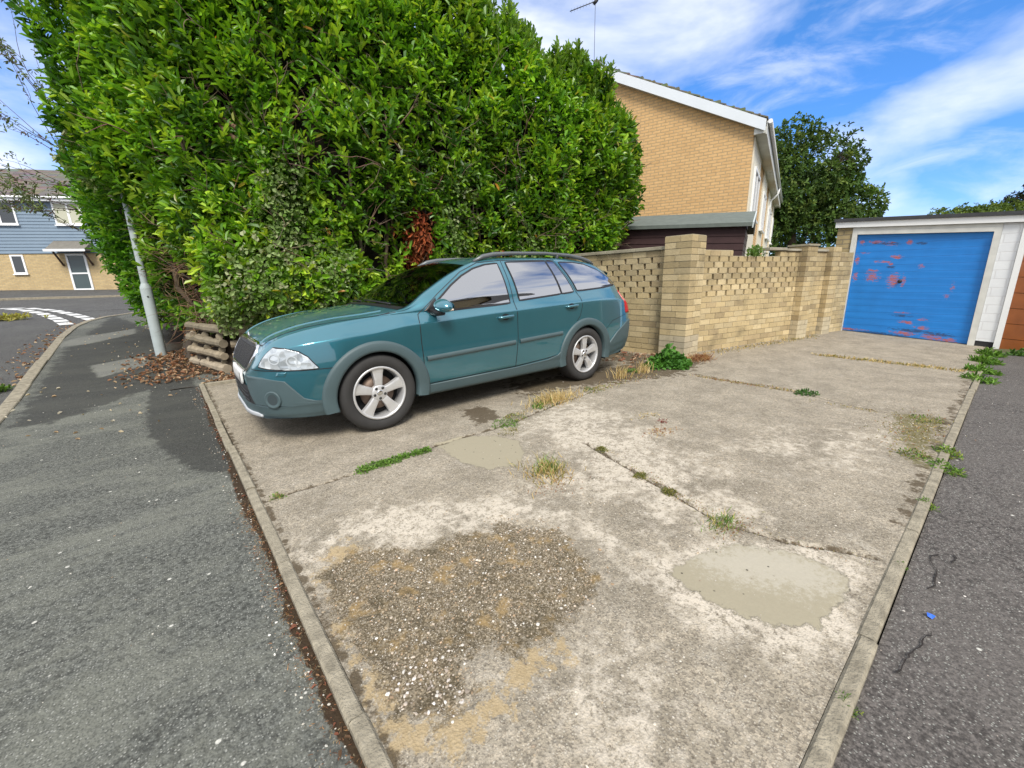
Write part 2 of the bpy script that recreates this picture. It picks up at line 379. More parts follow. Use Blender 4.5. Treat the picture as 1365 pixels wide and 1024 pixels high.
WET = [(0.12, 7.66), (0.22, 5.43), (0.26, 4.02), (0.27, 3.32), (0.14, 3.28), (-0.06, 3.62), (-0.25, 4.39), (-0.31, 5.25), (-0.3, 6.86), (-0.5, 8.48), (-0.2, 9.4)]
PD = [(-1.17, 17.5), (0.48, 9.65), (0.30, 7.4), (-0.5, 6.4), (-1.0, 5.75), (-1.36, 5.9), (-1.46, 7.93), (-1.51, 11.09)]
ST1 = [(-1.7, 11.2), (-1.5, 12.3), (-0.59, 13.3), (-0.56, 12.4), (-1.19, 11.4)]
ST2 = [(-0.98, 8.9), (-0.40, 9.3), (-0.31, 8.5), (-0.82, 7.9)]
def pave_attr(V):
    P = V[:, :2]; a = np.clip(sdist(P, WET)/.18*.5+.5, 0, 1)
    a = np.maximum(a, np.clip(sdist(P, PD)/.4*.5+.42, 0, .85))
    e = np.clip(1.05-(0.2-P[:, 0])/(.012+.11*fbm(P[:, 1]*2.6, P[:, 1]*0)**1.5), 0, 1)
    e = np.maximum(e*(P[:, 1] < 6.6), np.clip(1.0-(.35-P[:, 0])/.9, 0, 1)*np.clip((P[:, 1]-6.9)/.5, 0, 1)*.85)
    s = np.maximum(np.clip(sdist(P, ST1)/.15*.5+.5, 0, 1), np.clip(sdist(P, ST2)/.12*.5+.5, 0, 1))
    a = a*(1-s)
    return {'A': np.stack([a, e, s, np.ones(len(P))], 1)}
V = []; F = []
ys = np.concatenate([np.arange(-14, 0, 1.), np.arange(0, 9, .05), np.arange(9, 18.6, .15)])
fr = np.linspace(0, 1, 60)
for y in ys:
    x0 = float(kx(y)); x1 = .2 if y < 6.5 else .2+min(1.2, (y-6.5)*.8)
    if y > 16: x1 = max(x1, x0+.05)
    for t_ in fr: V.append((x0+(x1-x0)*t_, y, 0))
V = np.array(V, float); V[:, 2] = terr(V[:, 0], V[:, 1])+.006*(fbm(V[:, 0]*1.5, V[:, 1]*1.5)-.5)-.012
n = len(fr); F = np.array([(i*n+k, i*n+k+1, (i+1)*n+k+1, (i+1)*n+k) for i in range(len(ys)-1) for k in range(n-1)])
tag(np_mesh('pavement', V, F, M['pave'], smooth=True, attrs=pave_attr(V)), kind='structure')

def strip(pts, wdt, top, bottom, name, mt, seg=.915, gap=.006, zf=terr, jit=.006):
    """kerb of butted blocks; pts polyline is its left edge looking along, width to the right"""
    mb = MB(); P_ = [Vector((*p, 0)) for p in pts]
    L = [0]
    for a, b in zip(P_, P_[1:]): L.append(L[-1]+(b-a).length)
    def at(d):
        for i in range(len(P_)-1):
            if d <= L[i+1] or i == len(P_)-2:
                t = (P_[i+1]-P_[i]).normalized(); return P_[i]+t*(d-L[i]), Vector((t.y, -t.x, 0))
    d = 0
    while d < L[-1]-.05:
        e = min(d+seg-gap, L[-1]); k = 5; zj = random.uniform(-jit, jit); sj = random.uniform(-jit, jit)
        rows = []
        for i in range(k+1):
            q, nn = at(d+(e-d)*i/k); z = float(zf(q.x, q.y))+zj
            ch = .008
            prof = [(0+sj, bottom), (0+sj, top-ch), (ch+sj, top), (wdt-ch+sj, top), (wdt+sj, top-ch), (wdt+sj, bottom)]
            rows.append([(q.x+nn.x*a, q.y+nn.y*a, z+h) for a, h in prof])
        vs = [v for r_ in rows for v in r_]; m_ = 6
        fs = [(i*m_+j, i*m_+j+1, (i+1)*m_+j+1, (i+1)*m_+j) for i in range(k) for j in range(m_-1)]
        fs += [tuple(range(m_))[::-1], tuple(k*m_+j for j in range(m_))]
        mb.add(vs, fs)
        d = e+gap
    o = mb.build(name, mt); tag(o, kind='structure'); return o
strip(KERB, .13, .004, -.12, 'kerb', M['kerb'])
strip([(.25, 6.5), (.25, -3)], .052, .022, -.08, 'edging_kerb', M['kerb'])      # left edge of the concrete pad
strip([(-3, .15), (8.4, .15)], .052, .024, -.08, 'edging_kerb', M['kerb'], seg=.93, zf=lambda x, y: -.155*min(max((x-6.5)/4.5, 0), 1))      # right edge
strip([(.25, 6.5), (5.9, 6.5)], .05, .03, -.08, 'edging_kerb', M['kerb'])

# tarmac drive on the right
def drive_z(x, y): return -.155*np.clip((x-6.5)/4.5, 0, 1)-.012+.006*(fbm(x*1.2, y*1.2)-.5)
V = []; 
grid_mesh('tarmac_drive', np.concatenate([np.arange(-8, 5, .25), np.arange(5, 11.35, .25), [11.5]]), np.concatenate([np.arange(-14, 0, 1.), [0.0, .098]]), drive_z, M['drive'])
# cracks in the tarmac
ck = MB()
for pts in ([(2.47, .03), (2.41, .045), (2.3, .01), (2.2, .015), (2.12, .03)], [(2.52, -.02), (2.47, -.03), (2.43, -.015)], [(1.88, -.01), (1.8, -.0), (1.72, .02), (1.65, .025), (1.56, .05)]):
    rr = []; q = []
    for a, b in zip(pts, pts[1:]):
        for t_ in np.linspace(0, 1, 5)[:-1]: q.append((a[0]+(b[0]-a[0])*t_+random.uniform(-.006, .006), a[1]+(b[1]-a[1])*t_+random.uniform(-.006, .006)))
    for (a, b) in zip(q, q[1:]):
        d = Vector((b[0]-a[0], b[1]-a[1])); nn = Vector((-d.y, d.x)).normalized()*random.uniform(.0008, .0035)
        z = -.0055
        ck.add([(a[0]-nn.x, a[1]-nn.y, z), (a[0]+nn.x, a[1]+nn.y, z), (b[0]+nn.x, b[1]+nn.y, z), (b[0]-nn.x, b[1]-nn.y, z)], [(0, 1, 2, 3)])
tag(ck.build('tarmac_crack', simple('crack_dirt', (.018, .014, .012), .95)), kind='structure')

# concrete pad
AG = [(0.32, 1.73), (0.49, 1.82), (0.64, 1.72), (0.72, 1.58), (0.9, 1.61), (1.05, 1.5), (1.18, 1.54), (1.2, 1.43), (1.34, 1.3), (1.28, 1.08), (1.22, 0.93), (1.11, 0.86), (0.97, 0.86), (0.83, 0.83), (0.76, 0.88), (0.71, 0.86), (0.64, 0.99), (0.55, 0.99), (0.52, 0.93), (0.53, 0.86), (0.43, 0.84), (0.33, 0.89), (0.31, 0.98), (0.32, 1.11), (0.31, 1.21), (0.29, 1.39)]
SM1 = [(1.44, 2.72), (1.67, 2.70), (1.89, 2.52), (1.96, 2.3), (1.82, 2.08), (1.67, 1.98), (1.48, 2.07), (1.42, 2.25), (1.42, 2.45)]
SM2 = [(1.45, 0.74), (1.63, 0.73), (1.86, 0.64), (1.92, 0.54), (1.98, 0.43), (2.0, 0.33), (1.97, 0.25), (1.87, 0.22), (1.72, 0.24), (1.6, 0.25), (1.51, 0.31), (1.46, 0.38), (1.44, 0.48), (1.42, 0.61)]
SM3 = [(3.44, 4.19), (3.64, 3.68), (3.55, 3.21), (3.19, 3.1), (3.06, 3.46)]
L1 = [(0.45, 1.95), (0.56, 1.82), (0.5, 1.60), (0.33, 1.50), (0.29, 1.75)]
L2 = [(0.31, 1.45), (0.43, 1.14), (0.38, 1.08), (0.37, 0.9), (0.54, 0.84), (0.74, 0.90), (0.88, 0.78), (0.80, 0.72), (0.54, 0.74), (0.4, 0.74), (0.26, 0.86), (0.26, 1.07), (.26, 1.4)]
W1 = [(0.3, 2.05), (0.63, 2.12), (0.95, 1.98), (1.25, 1.75), (1.5, 1.6), (1.5, 1.0), (1.3, .85), (1.36, 1.25), (1.2, 1.5), (0.72, 1.62), (0.49, 1.85), (.3, 1.8)]
W2 = [(1.3, 0.85), (1.69, 0.8), (2.15, 0.45), (2.1, 0.2), (1.62, 0.17), (1.36, 0.22), (1.26, 0.49)]
W3 = [(2.2, 2.67), (3.2, 2.8), (3.1, 2.11), (2.69, 1.3), (2.2, .6), (1.7, .9), (1.6, 1.5), (2.0, 2.0)]
W4 = [(3.0, 1.2), (3.6, 1.1), (4.2, .5), (3.4, .4), (2.8, .8)]
W5 = [(.6, .75), (.9, .8), (1.1, .6), (.95, .35), (.7, .35)]
DK1 = [(2.06, 3.3), (2.35, 3.25), (2.25, 2.85), (1.94, 2.82)]
DK2 = [(3.0, 3.8), (5.8, 3.4), (5.9, 2.75), (4.9, 2.6), (4.07, 2.85), (3.3, 3.15), (2.85, 3.2)]
DK3 = [(4.6, 6.4), (5.95, 6.4), (5.95, 3.2), (5.2, 3.3), (5.0, 4.2)]
MOSS = [(4.8, 0.5), (4.9, 0.2), (4.03, 0.2), (3.56, 0.22), (3.9, 0.34)]
JOINTS = [([(.28, 2.62), (.88, 2.63), (1.36, 2.66), (2.2, 2.67), (3.0, 2.8), (4.2, 2.9), (5.0, 2.7)], .012),
          ([(2.2, .2), (2.05, .5), (1.98, .75), (2.08, 1.14), (2.12, 1.3), (2.2, 1.55), (2.3, 1.9)], .010),
          ([(4.72, .2), (4.8, .7), (4.96, 1.2), (5.05, 1.9), (5.1, 2.5)], .016),
          ([(7.6, .2), (7.64, .9), (7.67, 1.5), (7.7, 2.9)], .014),
          ([(9.9, .2), (9.9, 2.6)], .01)]
def seg_d(P, pts):
    best = np.full(len(P), 9.)
    for a, b in zip(pts, pts[1:]):
        a = np.array(a); b = np.array(b); ab = b-a; t_ = np.clip(((P-a)@ab)/(ab@ab), 0, 1)
        best = np.minimum(best, np.linalg.norm(P-(a+t_[:, None]*ab), axis=1))
    return best
xs = np.concatenate([np.arange(.25, 3.2, .013), np.arange(3.2, 6.2, .03), np.arange(6.2, 11.5, .07)])
ysg = np.concatenate([np.arange(.15, 3.0, .013), np.arange(3.0, 6.52, .035)])
def wob(P, k, a): return a*(fbm(P[:, 0]*k, P[:, 1]*k)-.5)*2
def pad_z(x, y):
    P = np.stack([x, y], 1)
    z = .012+.010*(fbm(x*1.1, y*1.1)-.5)+.004*(fbm(x*9, y*9)-.5)
    ag = np.clip((sdist(P, AG)+wob(P, 8, .20))/.04, 0, 1)
    z = z-ag*(.016-.012*fbm(x*45, y*45, 2))
    sm = np.clip((np.maximum(np.maximum(sdist(P, SM1), sdist(P, SM2)), sdist(P, SM3)))/.03+.5, 0, 1)
    z = z*(1-sm)+.013*sm
    for pts, wd in JOINTS:
        d = seg_d(P+np.stack([wob(P, 3, .02), wob(P[:, ::-1], 3, .02)], 1), pts); z = z-.022*np.clip(1-d/(wd*1.3), 0, 1)
    z = z-.155*np.clip((x-6.5)/4.5, 0, 1)*np.clip((2.5-y)/2.3, 0, 1)
    return z
def pad_attr(V):
    P = V[:, :2]; f = lambda po, w_: np.clip(sdist(P, po)/w_*.5+.5, 0, 1)
    ag = f(AG, .07); sm = np.maximum(np.maximum(f(SM1, .05), f(SM2, .05)), f(SM3, .08))
    wh = np.maximum.reduce([f(W1, .2), f(W2, .15), f(W3, .5)*.9, f(W4, .4)*.75, f(W5, .2)*.8])
    li = np.maximum(f(L1, .10), f(L2, .10)); mo = f(MOSS, .25)
    dk = np.maximum.reduce([f(DK1, .15), f(DK2, .5), f(DK3, .5)*.9])
    j = np.zeros(len(P)); 
    for pts, wd in JOINTS:
        d = seg_d(P+np.stack([wob(P, 3, .02), wob(P[:, ::-1], 3, .02)], 1), pts); j = np.maximum(j, np.clip(1-d/(wd*1.5), 0, 1)); dk = np.maximum(dk, .62*np.clip(1-d/.075, 0, 1))
    dk = np.maximum(dk, .5*np.clip(1-(P[:, 1]-.2)/.10, 0, 1)*(P[:, 0] > 2.6)); dk = np.maximum(dk, .55*np.clip(1-(P[:, 0]-.27)/.05, 0, 1))
    under = f([(0.6, 5.0), (4.8, 5.0), (4.8, 3.3), (2.5, 3.2), (1.6, 3.3), (.6, 3.5)], .5)*.30; dk = np.maximum(dk, under)  # darker tone across the concrete beneath the car
    sw = f([(1.62, .72), (1.86, .62), (1.96, .45), (1.97, .3), (1.85, .26), (1.75, .33), (1.70, .45), (1.62, .55)], .16)
    return {'A': np.stack([ag, sm, wh, li], 1), 'B': np.stack([mo, dk, j, sw], 1)}
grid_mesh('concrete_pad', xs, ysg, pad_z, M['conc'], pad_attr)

# ------------------------------------------------------------------ loose stones (stuff)
ICO_V = []; ICO_F = []
_b = bmesh.new(); bmesh.ops.create_icosphere(_b, subdivisions=1, radius=1)
ICO_V = np.array([v.co[:] for v in _b.verts]); ICO_F = np.array([[v.index for v in f.verts] for f in _b.faces]); _b.free()
def pebbles(name, P, sizes, zf, palette, parent=None, flat=.6, sink=.35):
    n = len(P); Vs = []; Cs = []
    pal = np.array(palette)
    ang = RNG.random(n)*6.283; st = .65+.7*RNG.random((n, 2))
    jv = 1+.35*(RNG.random((n, len(ICO_V), 1))-.5)
    V = ICO_V[None]*jv*sizes[:, None, None]
    V[:, :, 0] *= st[:, :1]; V[:, :, 1] *= st[:, 1:]; V[:, :, 2] *= flat
    c, s = np.cos(ang)[:, None], np.sin(ang)[:, None]
    X = V[:, :, 0]*c-V[:, :, 1]*s; Y = V[:, :, 0]*s+V[:, :, 1]*c
    z = zf(P[:, 0], P[:, 1])
    V = np.stack([X+P[:, :1], Y+P[:, 1:2], V[:, :, 2]+(z+sizes*flat*(1-sink*2))[:, None]], 2)
    F = (ICO_F[None]+(np.arange(n)*len(ICO_V))[:, None, None]).reshape(-1, 3)
    col = pal[RNG.integers(0, len(pal), n)]*(.75+.5*RNG.random((n, 1)))
    return np_mesh(name, V.reshape(-1, 3), F, M['stone'], np.repeat(col, len(ICO_F), axis=0), parent)
def inpoly(n, po, x0, x1, y0, y1, k=9, a=.05):
    P = np.stack([x0+(x1-x0)*RNG.random(n), y0+(y1-y0)*RNG.random(n)], 1)
    return P[sdist(P, po)+wob(P, k, a) > 0]
P = inpoly(6500, AG, .25, 1.45, .8, 1.9, 8, .20)
tag(pebbles('loose_gravel', P, .0014+.0042*RNG.random(len(P))**6+.0014*RNG.random(len(P)), pad_z, [(.32, .26, .18), (.26, .20, .13), (.40, .34, .27), (.20, .16, .11), (.34, .24, .15), (.50, .46, .40)], sink=.5), kind='stuff')
P = inpoly(420, AG, .25, 1.45, .8, 1.9); tag(pebbles('loose_gravel', P, .003+.0045*RNG.random(len(P))**2.5, pad_z, [(.5, .42, .33), (.42, .3, .2), (.58, .55, .5), (.25, .2, .15)], sink=.45), kind='stuff')
P2 = inpoly(170, [(0.40, 1.12), (0.55, 1.03), (0.5, 0.87), (0.43, 0.85), (0.33, 0.9), (0.32, 1.0)], .3, .6, .8, 1.15)
tag(pebbles('loose_gravel', P2, .0035+.004*RNG.random(len(P2)), pad_z, [(.55, .50, .45), (.40, .34, .28), (.62, .58, .54), (.3, .25, .2)]), kind='stuff')
P = np.concatenate([np.stack([.3+5*RNG.random(900), .25+2.5*RNG.random(900)], 1), np.stack([2+4*RNG.random(300), 2.4+1*RNG.random(300)], 1), np.stack([3.6+1.2*RNG.random(900)**.6, .2+.5*RNG.random(900)], 1), np.stack([2.05+.5*RNG.random(300), .25+2*RNG.random(300)], 1)])
tag(pebbles('loose_gravel', P, .0015+.004*RNG.random(len(P))**3, pad_z, [(.4, .36, .3), (.5, .46, .4), (.25, .2, .15)]), kind='stuff')
P = np.concatenate([np.stack([1.45+1.3*RNG.random(2600), .8+1.9*RNG.random(2600)], 1), np.stack([.3+4.3*RNG.random(2600), .22+2.4*RNG.random(2600)], 1)]); P = P[(fbm(P[:, 0]*4, P[:, 1]*4) > .46)]
P = P[(sdist(P, SM1) < 0) & (sdist(P, SM2) < 0)]
tag(pebbles('loose_gravel', P, .0016+.0034*RNG.random(len(P))**3, pad_z, [(.52, .47, .39), (.58, .54, .47), (.30, .24, .17), (.14, .11, .08), (.42, .34, .24)], sink=.5), kind='stuff')
def pz(x, y): return terr(x, y)-.012
P = np.concatenate([np.stack([-1.3+1.45*RNG.random(260), .2+7*RNG.random(260)], 1), np.stack([.185-.10*RNG.random(420)**1.5, .4+6*RNG.random(420)], 1)])
tag(pebbles('loose_gravel', P, .002+.0035*RNG.random(len(P))**3, pz, [(.62, .60, .54), (.45, .42, .36), (.3, .22, .15)]), kind='stuff')
P = np.stack([1+7*RNG.random(420), .09-1.6*RNG.random(420)**1.4], 1)
tag(pebbles('loose_gravel', P, .0015+.0032*RNG.random(len(P))**3, drive_z, [(.55, .52, .47), (.35, .3, .26)]), kind='stuff')

# ------------------------------------------------------------------ THE CAR (s = metres back from the nose, y = half width, z up)
def paint_mat():
    m, nt, b = mat('teal_metallic_paint'); g = G(nt)
    c = g.mix(g.noise(3, 3), (.010, .110, .148), (.018, .155, .205))
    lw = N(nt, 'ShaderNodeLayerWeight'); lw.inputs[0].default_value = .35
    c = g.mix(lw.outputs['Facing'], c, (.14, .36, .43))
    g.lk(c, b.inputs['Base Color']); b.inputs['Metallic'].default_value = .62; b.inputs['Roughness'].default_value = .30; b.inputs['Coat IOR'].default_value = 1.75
    b.inputs['Coat Weight'].default_value = 1; b.inputs['Coat Roughness'].default_value = .04
    g.bump(g.noise(500, 2), .04, .001, b)
    return m
PAINT = paint_mat()
CLAD = simple('grey_plastic_cladding', (.058, .092, .100), .5, noise=.12, nscale=6, bump=.15, bscale=400)
DARK = simple('black_rubber_trim', (.012, .012, .013), .45)
BLK = simple('black_plastic', (.02, .02, .022), .6)
TYRE = simple('tyre_rubber', (.028, .027, .026), .8, noise=.3, nscale=12)
ALLOY = simple('alloy_silver', (.60, .60, .60), .36, metal=.5, noise=.08, nscale=20)
CHROME = simple('chrome', (.75, .76, .78), .12, metal=1)
UNDER = simple('underbody_black', (.012, .012, .012), .9)
REDL = simple('red_lamp_lens', (.45, .012, .015), .3)
SEAT = simple('seat_cloth', (.05, .05, .052), .9)
def cglass(name='tinted_car_glass', ior=1.9, mul=1.6, add=.26, tint=(.16, .18, .18)):
    m, nt, b = mat(name); 
    gl = N(nt, 'ShaderNodeBsdfGlossy'); gl.inputs['Roughness'].default_value = .015; gl.inputs['Color'].default_value = (1, 1, 1, 1)
    tr = N(nt, 'ShaderNodeBsdfTransparent'); tr.inputs[0].default_value = (*tint, 1)
    fr_ = N(nt, 'ShaderNodeFresnel'); fr_.inputs[0].default_value = ior
    ad_ = N(nt, 'ShaderNodeMath', operation='MULTIPLY_ADD'); ad_.inputs[1].default_value = mul; ad_.inputs[2].default_value = add; ad_.use_clamp = True
    ms = N(nt, 'ShaderNodeMixShader'); nt.links.new(fr_.outputs[0], ad_.inputs[0]); nt.links.new(ad_.outputs[0], ms.inputs[0])
    nt.links.new(tr.outputs[0], ms.inputs[1]); nt.links.new(gl.outputs[0], ms.inputs[2])
    nt.links.new(ms.outputs[0], nt.nodes['Material Output'].inputs[0]); return m
CGL = cglass(); WSGL = cglass('windscreen_glass', 1.45, .75, .03, (.30, .34, .33))
def lensmat():
    m, nt, b = mat('headlight_lens'); g = G(nt)
    v = g.vor(16, 'Color'); s_ = g.sepc(v)
    g.lk(g.mix(s_[0], (.36, .40, .43), (.66, .70, .72)), b.inputs['Base Color'])
    b.inputs['Roughness'].default_value = .18; b.inputs['Metallic'].default_value = .35; b.inputs['Coat Weight'].default_value = 1
    g.bump(g.vor(14, 'Distance'), .6, .02, b); return m
LENS = lensmat()
RINGM = simple('lens_inner_ring', (.46, .50, .53), .25, coat=1)

KS = np.array([0, .02, .05, .08, .12, .2, .3, .45, .7, .93, 1.25, 1.5, 1.83, 2.11, 2.41, 3.2, 3.75, 4.02, 4.2, 4.32, 4.42, 4.5, 4.55, 4.58])
def K(*v):
    v = np.array(v, float); assert len(v) == len(KS), len(v)
    # monotone cubic (pchip)
    h = np.diff(KS); d = np.diff(v)/h; m_ = np.zeros(len(v)); 
    for i in range(1, len(v)-1):
        if d[i-1]*d[i] > 0:
            w1 = 2*h[i]+h[i-1]; w2 = h[i]+2*h[i-1]; m_[i] = (w1+w2)/(w1/d[i-1]+w2/d[i])
    m_[0] = d[0]; m_[-1] = d[-1]
    def f(s):
        i = min(max(int(np.searchsorted(KS, s)-1), 0), len(h)-1); t = (s-KS[i])/h[i]
        return (2*t**3-3*t*t+1)*v[i]+(t**3-2*t*t+t)*h[i]*m_[i]+(-2*t**3+3*t*t)*v[i+1]+(t**3-t*t)*h[i]*m_[i+1]
    return f
#      s:  0    .02   .05   .08   .12   .2    .3    .45   .7    .93   1.25  1.5   1.83  2.11  2.41  3.2   3.75  4.02  4.2   4.32  4.42  4.5   4.55  4.58
fW  = K(.34, .45, .535, .595, .650, .725, .785, .850, .884, .886, .884, .884, .884, .884, .884, .884, .884, .876, .862, .842, .81, .75, .66, .50)
fzb = K(.36, .29, .25, .24, .23, .225, .22, .22, .21, .21, .21, .21, .21, .21, .21, .21, .22, .25, .28, .30, .33, .36, .38, .42)
fz4 = K(.53, .56, .60, .64, .69, .745, .775, .80, .825, .84, .875, .885, .90, .915, .925, .955, .97, .97, .96, .93, .88, .80, .72, .62)
fy4 = K(.33, .46, .54, .59, .635, .70, .755, .81, .835, .84, .845, .85, .852, .854, .855, .855, .855, .845, .825, .80, .76, .70, .60, .44)
fy5 = K(.30, .43, .50, .55, .59, .64, .68, .715, .735, .742, .765, .800, .806, .808, .808, .805, .79, .77, .745, .715, .67, .60, .50, .35)
fz5 = K(.545, .58, .63, .675, .73, .80, .845, .885, .925, .945, .960, .955, .965, .985, 1.005, 1.06, 1.095, 1.11, 1.09, 1.02, .93, .83, .74, .63)
fy6 = K(.25, .37, .44, .48, .52, .57, .61, .65, .672, .680, .750, .712, .660, .625, .608, .600, .595, .590, .590, .600, .58, .52, .42, .28)
fz6 = K(.555, .59, .645, .69, .745, .818, .863, .905, .943, .962, 1.000, 1.135, 1.300, 1.405, 1.440, 1.455, 1.420, 1.365, 1.27, 1.15, 1.00, .86, .75, .64)
fzc = K(.56, .60, .66, .71, .77, .845, .888, .935, .985, 1.010, 1.055, 1.205, 1.375, 1.452, 1.485, 1.492, 1.455, 1.425, 1.39, 1.22, 1.03, .88, .76, .64)
def section(s):
    W_, zb_, y4, z4, y5, z5, y6, z6, zc = fW(s), fzb(s), fy4(s), fz4(s), fy5(s), fz5(s), fy6(s), fz6(s), fzc(s)
    h = z4-zb_
    low = [(W_-.16, zb_-.0), (W_-.05, zb_+.015), (W_-.022, zb_+.10*h/.6), (W_-.012, zb_+.22*h), (W_-.002, zb_+.42*h), (W_, zb_+.62*h), (W_-.008, zb_+.80*h), (W_*.3+y4*.7+.004, z4-.012)]
    pts = [(max(a, .02), b) for a, b in low]+[(y4, z4+.01)]
    g = max(0, min(1, (z6-z5-.04)/.2))
    if g > 0:
        for t in (0, .25, .5, .75, 1): pts.append((y5+(y6-y5)*t+.032*g*math.sin(math.pi*t), z5+(z6-z5)*t))
    else:
        for t in (0, .25, .5, .75, 1): pts.append((y5+(y6-y5)*t, z5+(z6-z5)*t))
    for t in (.12, .3, .5, .75, 1):
        k = 1-(1-t)**2.0
        pts.append((y6*(1-t), z6+(zc-z6)*(1-(1-t)**2.2)))
    # Catmull-Rom
    out_ = []; n = len(pts)
    for i in range(n-1):
        p0 = pts[max(i-1, 0)]; p1 = pts[i]; p2 = pts[i+1]; p3 = pts[min(i+2, n-1)]
        for t in (0, .34, .67):
            o_ = []
            for a in (0, 1):
                m1 = (p2[a]-p0[a])*.4; m2 = (p3[a]-p1[a])*.4
                o_.append((2*t**3-3*t*t+1)*p1[a]+(t**3-2*t*t+t)*m1+(-2*t**3+3*t*t)*p2[a]+(t**3-t*t)*m2)
            out_.append(o_)
    out_.append(pts[-1]); return np.array(out_)
SS = np.concatenate([np.array([0, .004, .01, .02, .032, .05, .065, .08, .10, .12, .14, .165, .2, .235, .27]), np.arange(.30, 4.2, .03), np.arange(4.2, 4.56, .02), [4.565, 4.58]])
SEC = np.array([section(s) for s in SS]); NP = SEC.shape[1]
I6 = 13*3 - 0       # index where the greenhouse/roof panel starts (point y6,z6)
I5 = 9*3
def side_y(s, z):
    i = min(max(np.searchsorted(SS, s)-1, 0), len(SS)-2); t = (s-SS[i])/(SS[i+1]-SS[i]); t = min(max(t, 0), 1)
    sec = SEC[i]*(1-t)+SEC[i+1]*t
    zz = sec[3:I6+1, 1]; yy = sec[3:I6+1, 0]
    return float(np.interp(z, np.maximum.accumulate(zz), yy))
def top_z(s, y):
    i = min(max(np.searchsorted(SS, s)-1, 0), len(SS)-2); t = (s-SS[i])/(SS[i+1]-SS[i]); t = min(max(t, 0), 1)
    sec = SEC[i]*(1-t)+SEC[i+1]*t
    yy = sec[I5:, 0][::-1]; zz = sec[I5:, 1][::-1]
    return float(np.interp(y, np.maximum.accumulate(yy), zz))
def X(s): return .93-s-(.045*(1-s/.45)**2 if s < .45 else 0)
def side_pt(s, z, off, sg=1):
    e = .01; y = side_y(s, z); dys = (side_y(s+e, z)-side_y(s-e, z))/(2*e); dyz = (side_y(s, z+e)-side_y(s, z-e))/(2*e)
    dys = max(-6, min(6, dys)); dyz = max(-1.5, min(1.5, dyz))
    n = Vector((dys, 1, -dyz)).normalized()     # local X = -s
    return (X(s)+n.x*off, sg*(y+n.y*off), z+n.z*off)
def fpt(a, z, off, sg=1):
    """front/nose contour: a = arc length from the centre line round the nose at height z"""
    ctr = FC.get(round(z, 3))
    if ctr is None:
        pts = []
        for s in np.concatenate([SS[:40]]):
            sec = section(s) if False else SEC[int(np.argmin(abs(SS-s)))]
            if z <= sec[-1, 1]-1e-4:
                zz = np.maximum.accumulate(sec[3:, 1]); yv = float(np.interp(z, zz, sec[3:, 0]))
                pts.append((s, yv))
        if not pts: pts = [(.2, .0), (.25, .3)]
        s0 = pts[0][0]
        # where the crown surface passes this height on the centre line
        j = int(np.argmin(abs(SS-s0)))
        if j > 0 and pts[0][1] > .001:
            za, zb_ = SEC[j-1, -1, 1], SEC[j, -1, 1]
            if za < z <= zb_: s0 = SS[j-1]+(SS[j]-SS[j-1])*(z-za)/(zb_-za)
        pts = [(s0, 0.)]+pts; pts = np.array(pts); L = np.concatenate([[0], np.cumsum(np.linalg.norm(np.diff(pts, axis=0), axis=1))])
        ctr = (L, pts); FC[round(z, 3)] = ctr
    L, pts = ctr
    def q(a_): return np.array([np.interp(a_, L, pts[:, 0]), np.interp(a_, L, pts[:, 1])])
    p = q(a); e = .02; d = q(a+e)-q(max(a-e, 0)); d = d/(np.linalg.norm(d)+1e-9)
    nx, ny = d[1], -d[0]     # outward in (forward x, y)
    nx, ny = (d[1], d[0]) if False else (d[1], d[0])
    return (X(p[0])+nx*off, sg*(p[1]+ny*off*1.0), z)
FC = {}
def scan(poly, rows=14, cols=10, zmul=None):
    """fill a z-monotone polygon in (a,z) with a grid of quads -> list of rows of (a,z)"""
    zs = sorted(set([round(p[1], 4) for p in poly])); zmin, zmax = zs[0], zs[-1]
    zz = sorted(set(zs+[round(zmin+(zmax-zmin)*i/rows, 4) for i in range(rows+1)]))
    zz = [z for i, z in enumerate(zz) if i == 0 or z-zz[i-1] > 1e-4]
    grid = []
    for z in zz:
        zq = min(max(z, zmin+1e-5), zmax-1e-5); xs_ = []
        for i in range(len(poly)):
            a, b = poly[i], poly[(i+1) % len(poly)]
            if (a[1] > zq) != (b[1] > zq): xs_.append(a[0]+(b[0]-a[0])*(zq-a[1])/(b[1]-a[1]))
        if len(xs_) < 2: continue
        x0, x1 = min(xs_), max(xs_); grid.append([(x0+(x1-x0)*j/cols, z) for j in range(cols+1)])
    return grid
def panel(mb, poly, pt, off, sgs=(1, -1), rows=14, cols=10, rim=.0, smooth=True, mat=0):
    gr = scan(poly, rows, cols)
    for sg in sgs:
        vs = [pt(a, z, off, sg) for r_ in gr for a, z in r_]; m_ = len(gr[0])
        fs = [(i*m_+j, i*m_+j+1, (i+1)*m_+j+1, (i+1)*m_+j) for i in range(len(gr)-1) for j in range(m_-1)]
        if rim:
            b = len(vs); bd = [(0, j) for j in range(m_)]+[(i, m_-1) for i in range(1, len(gr))]+[(len(gr)-1, j) for j in range(m_-2, -1, -1)]+[(i, 0) for i in range(len(gr)-2, 0, -1)]
            vs += [pt(*gr[i][j], off-rim, sg) for i, j in bd]; k = len(bd)
            fs += [(bd[q][0]*m_+bd[q][1], b+q, b+(q+1) % k, bd[(q+1) % k][0]*m_+bd[(q+1) % k][1]) for q in range(k)]
        mb.add(vs, fs, mat=mat, smooth=smooth)
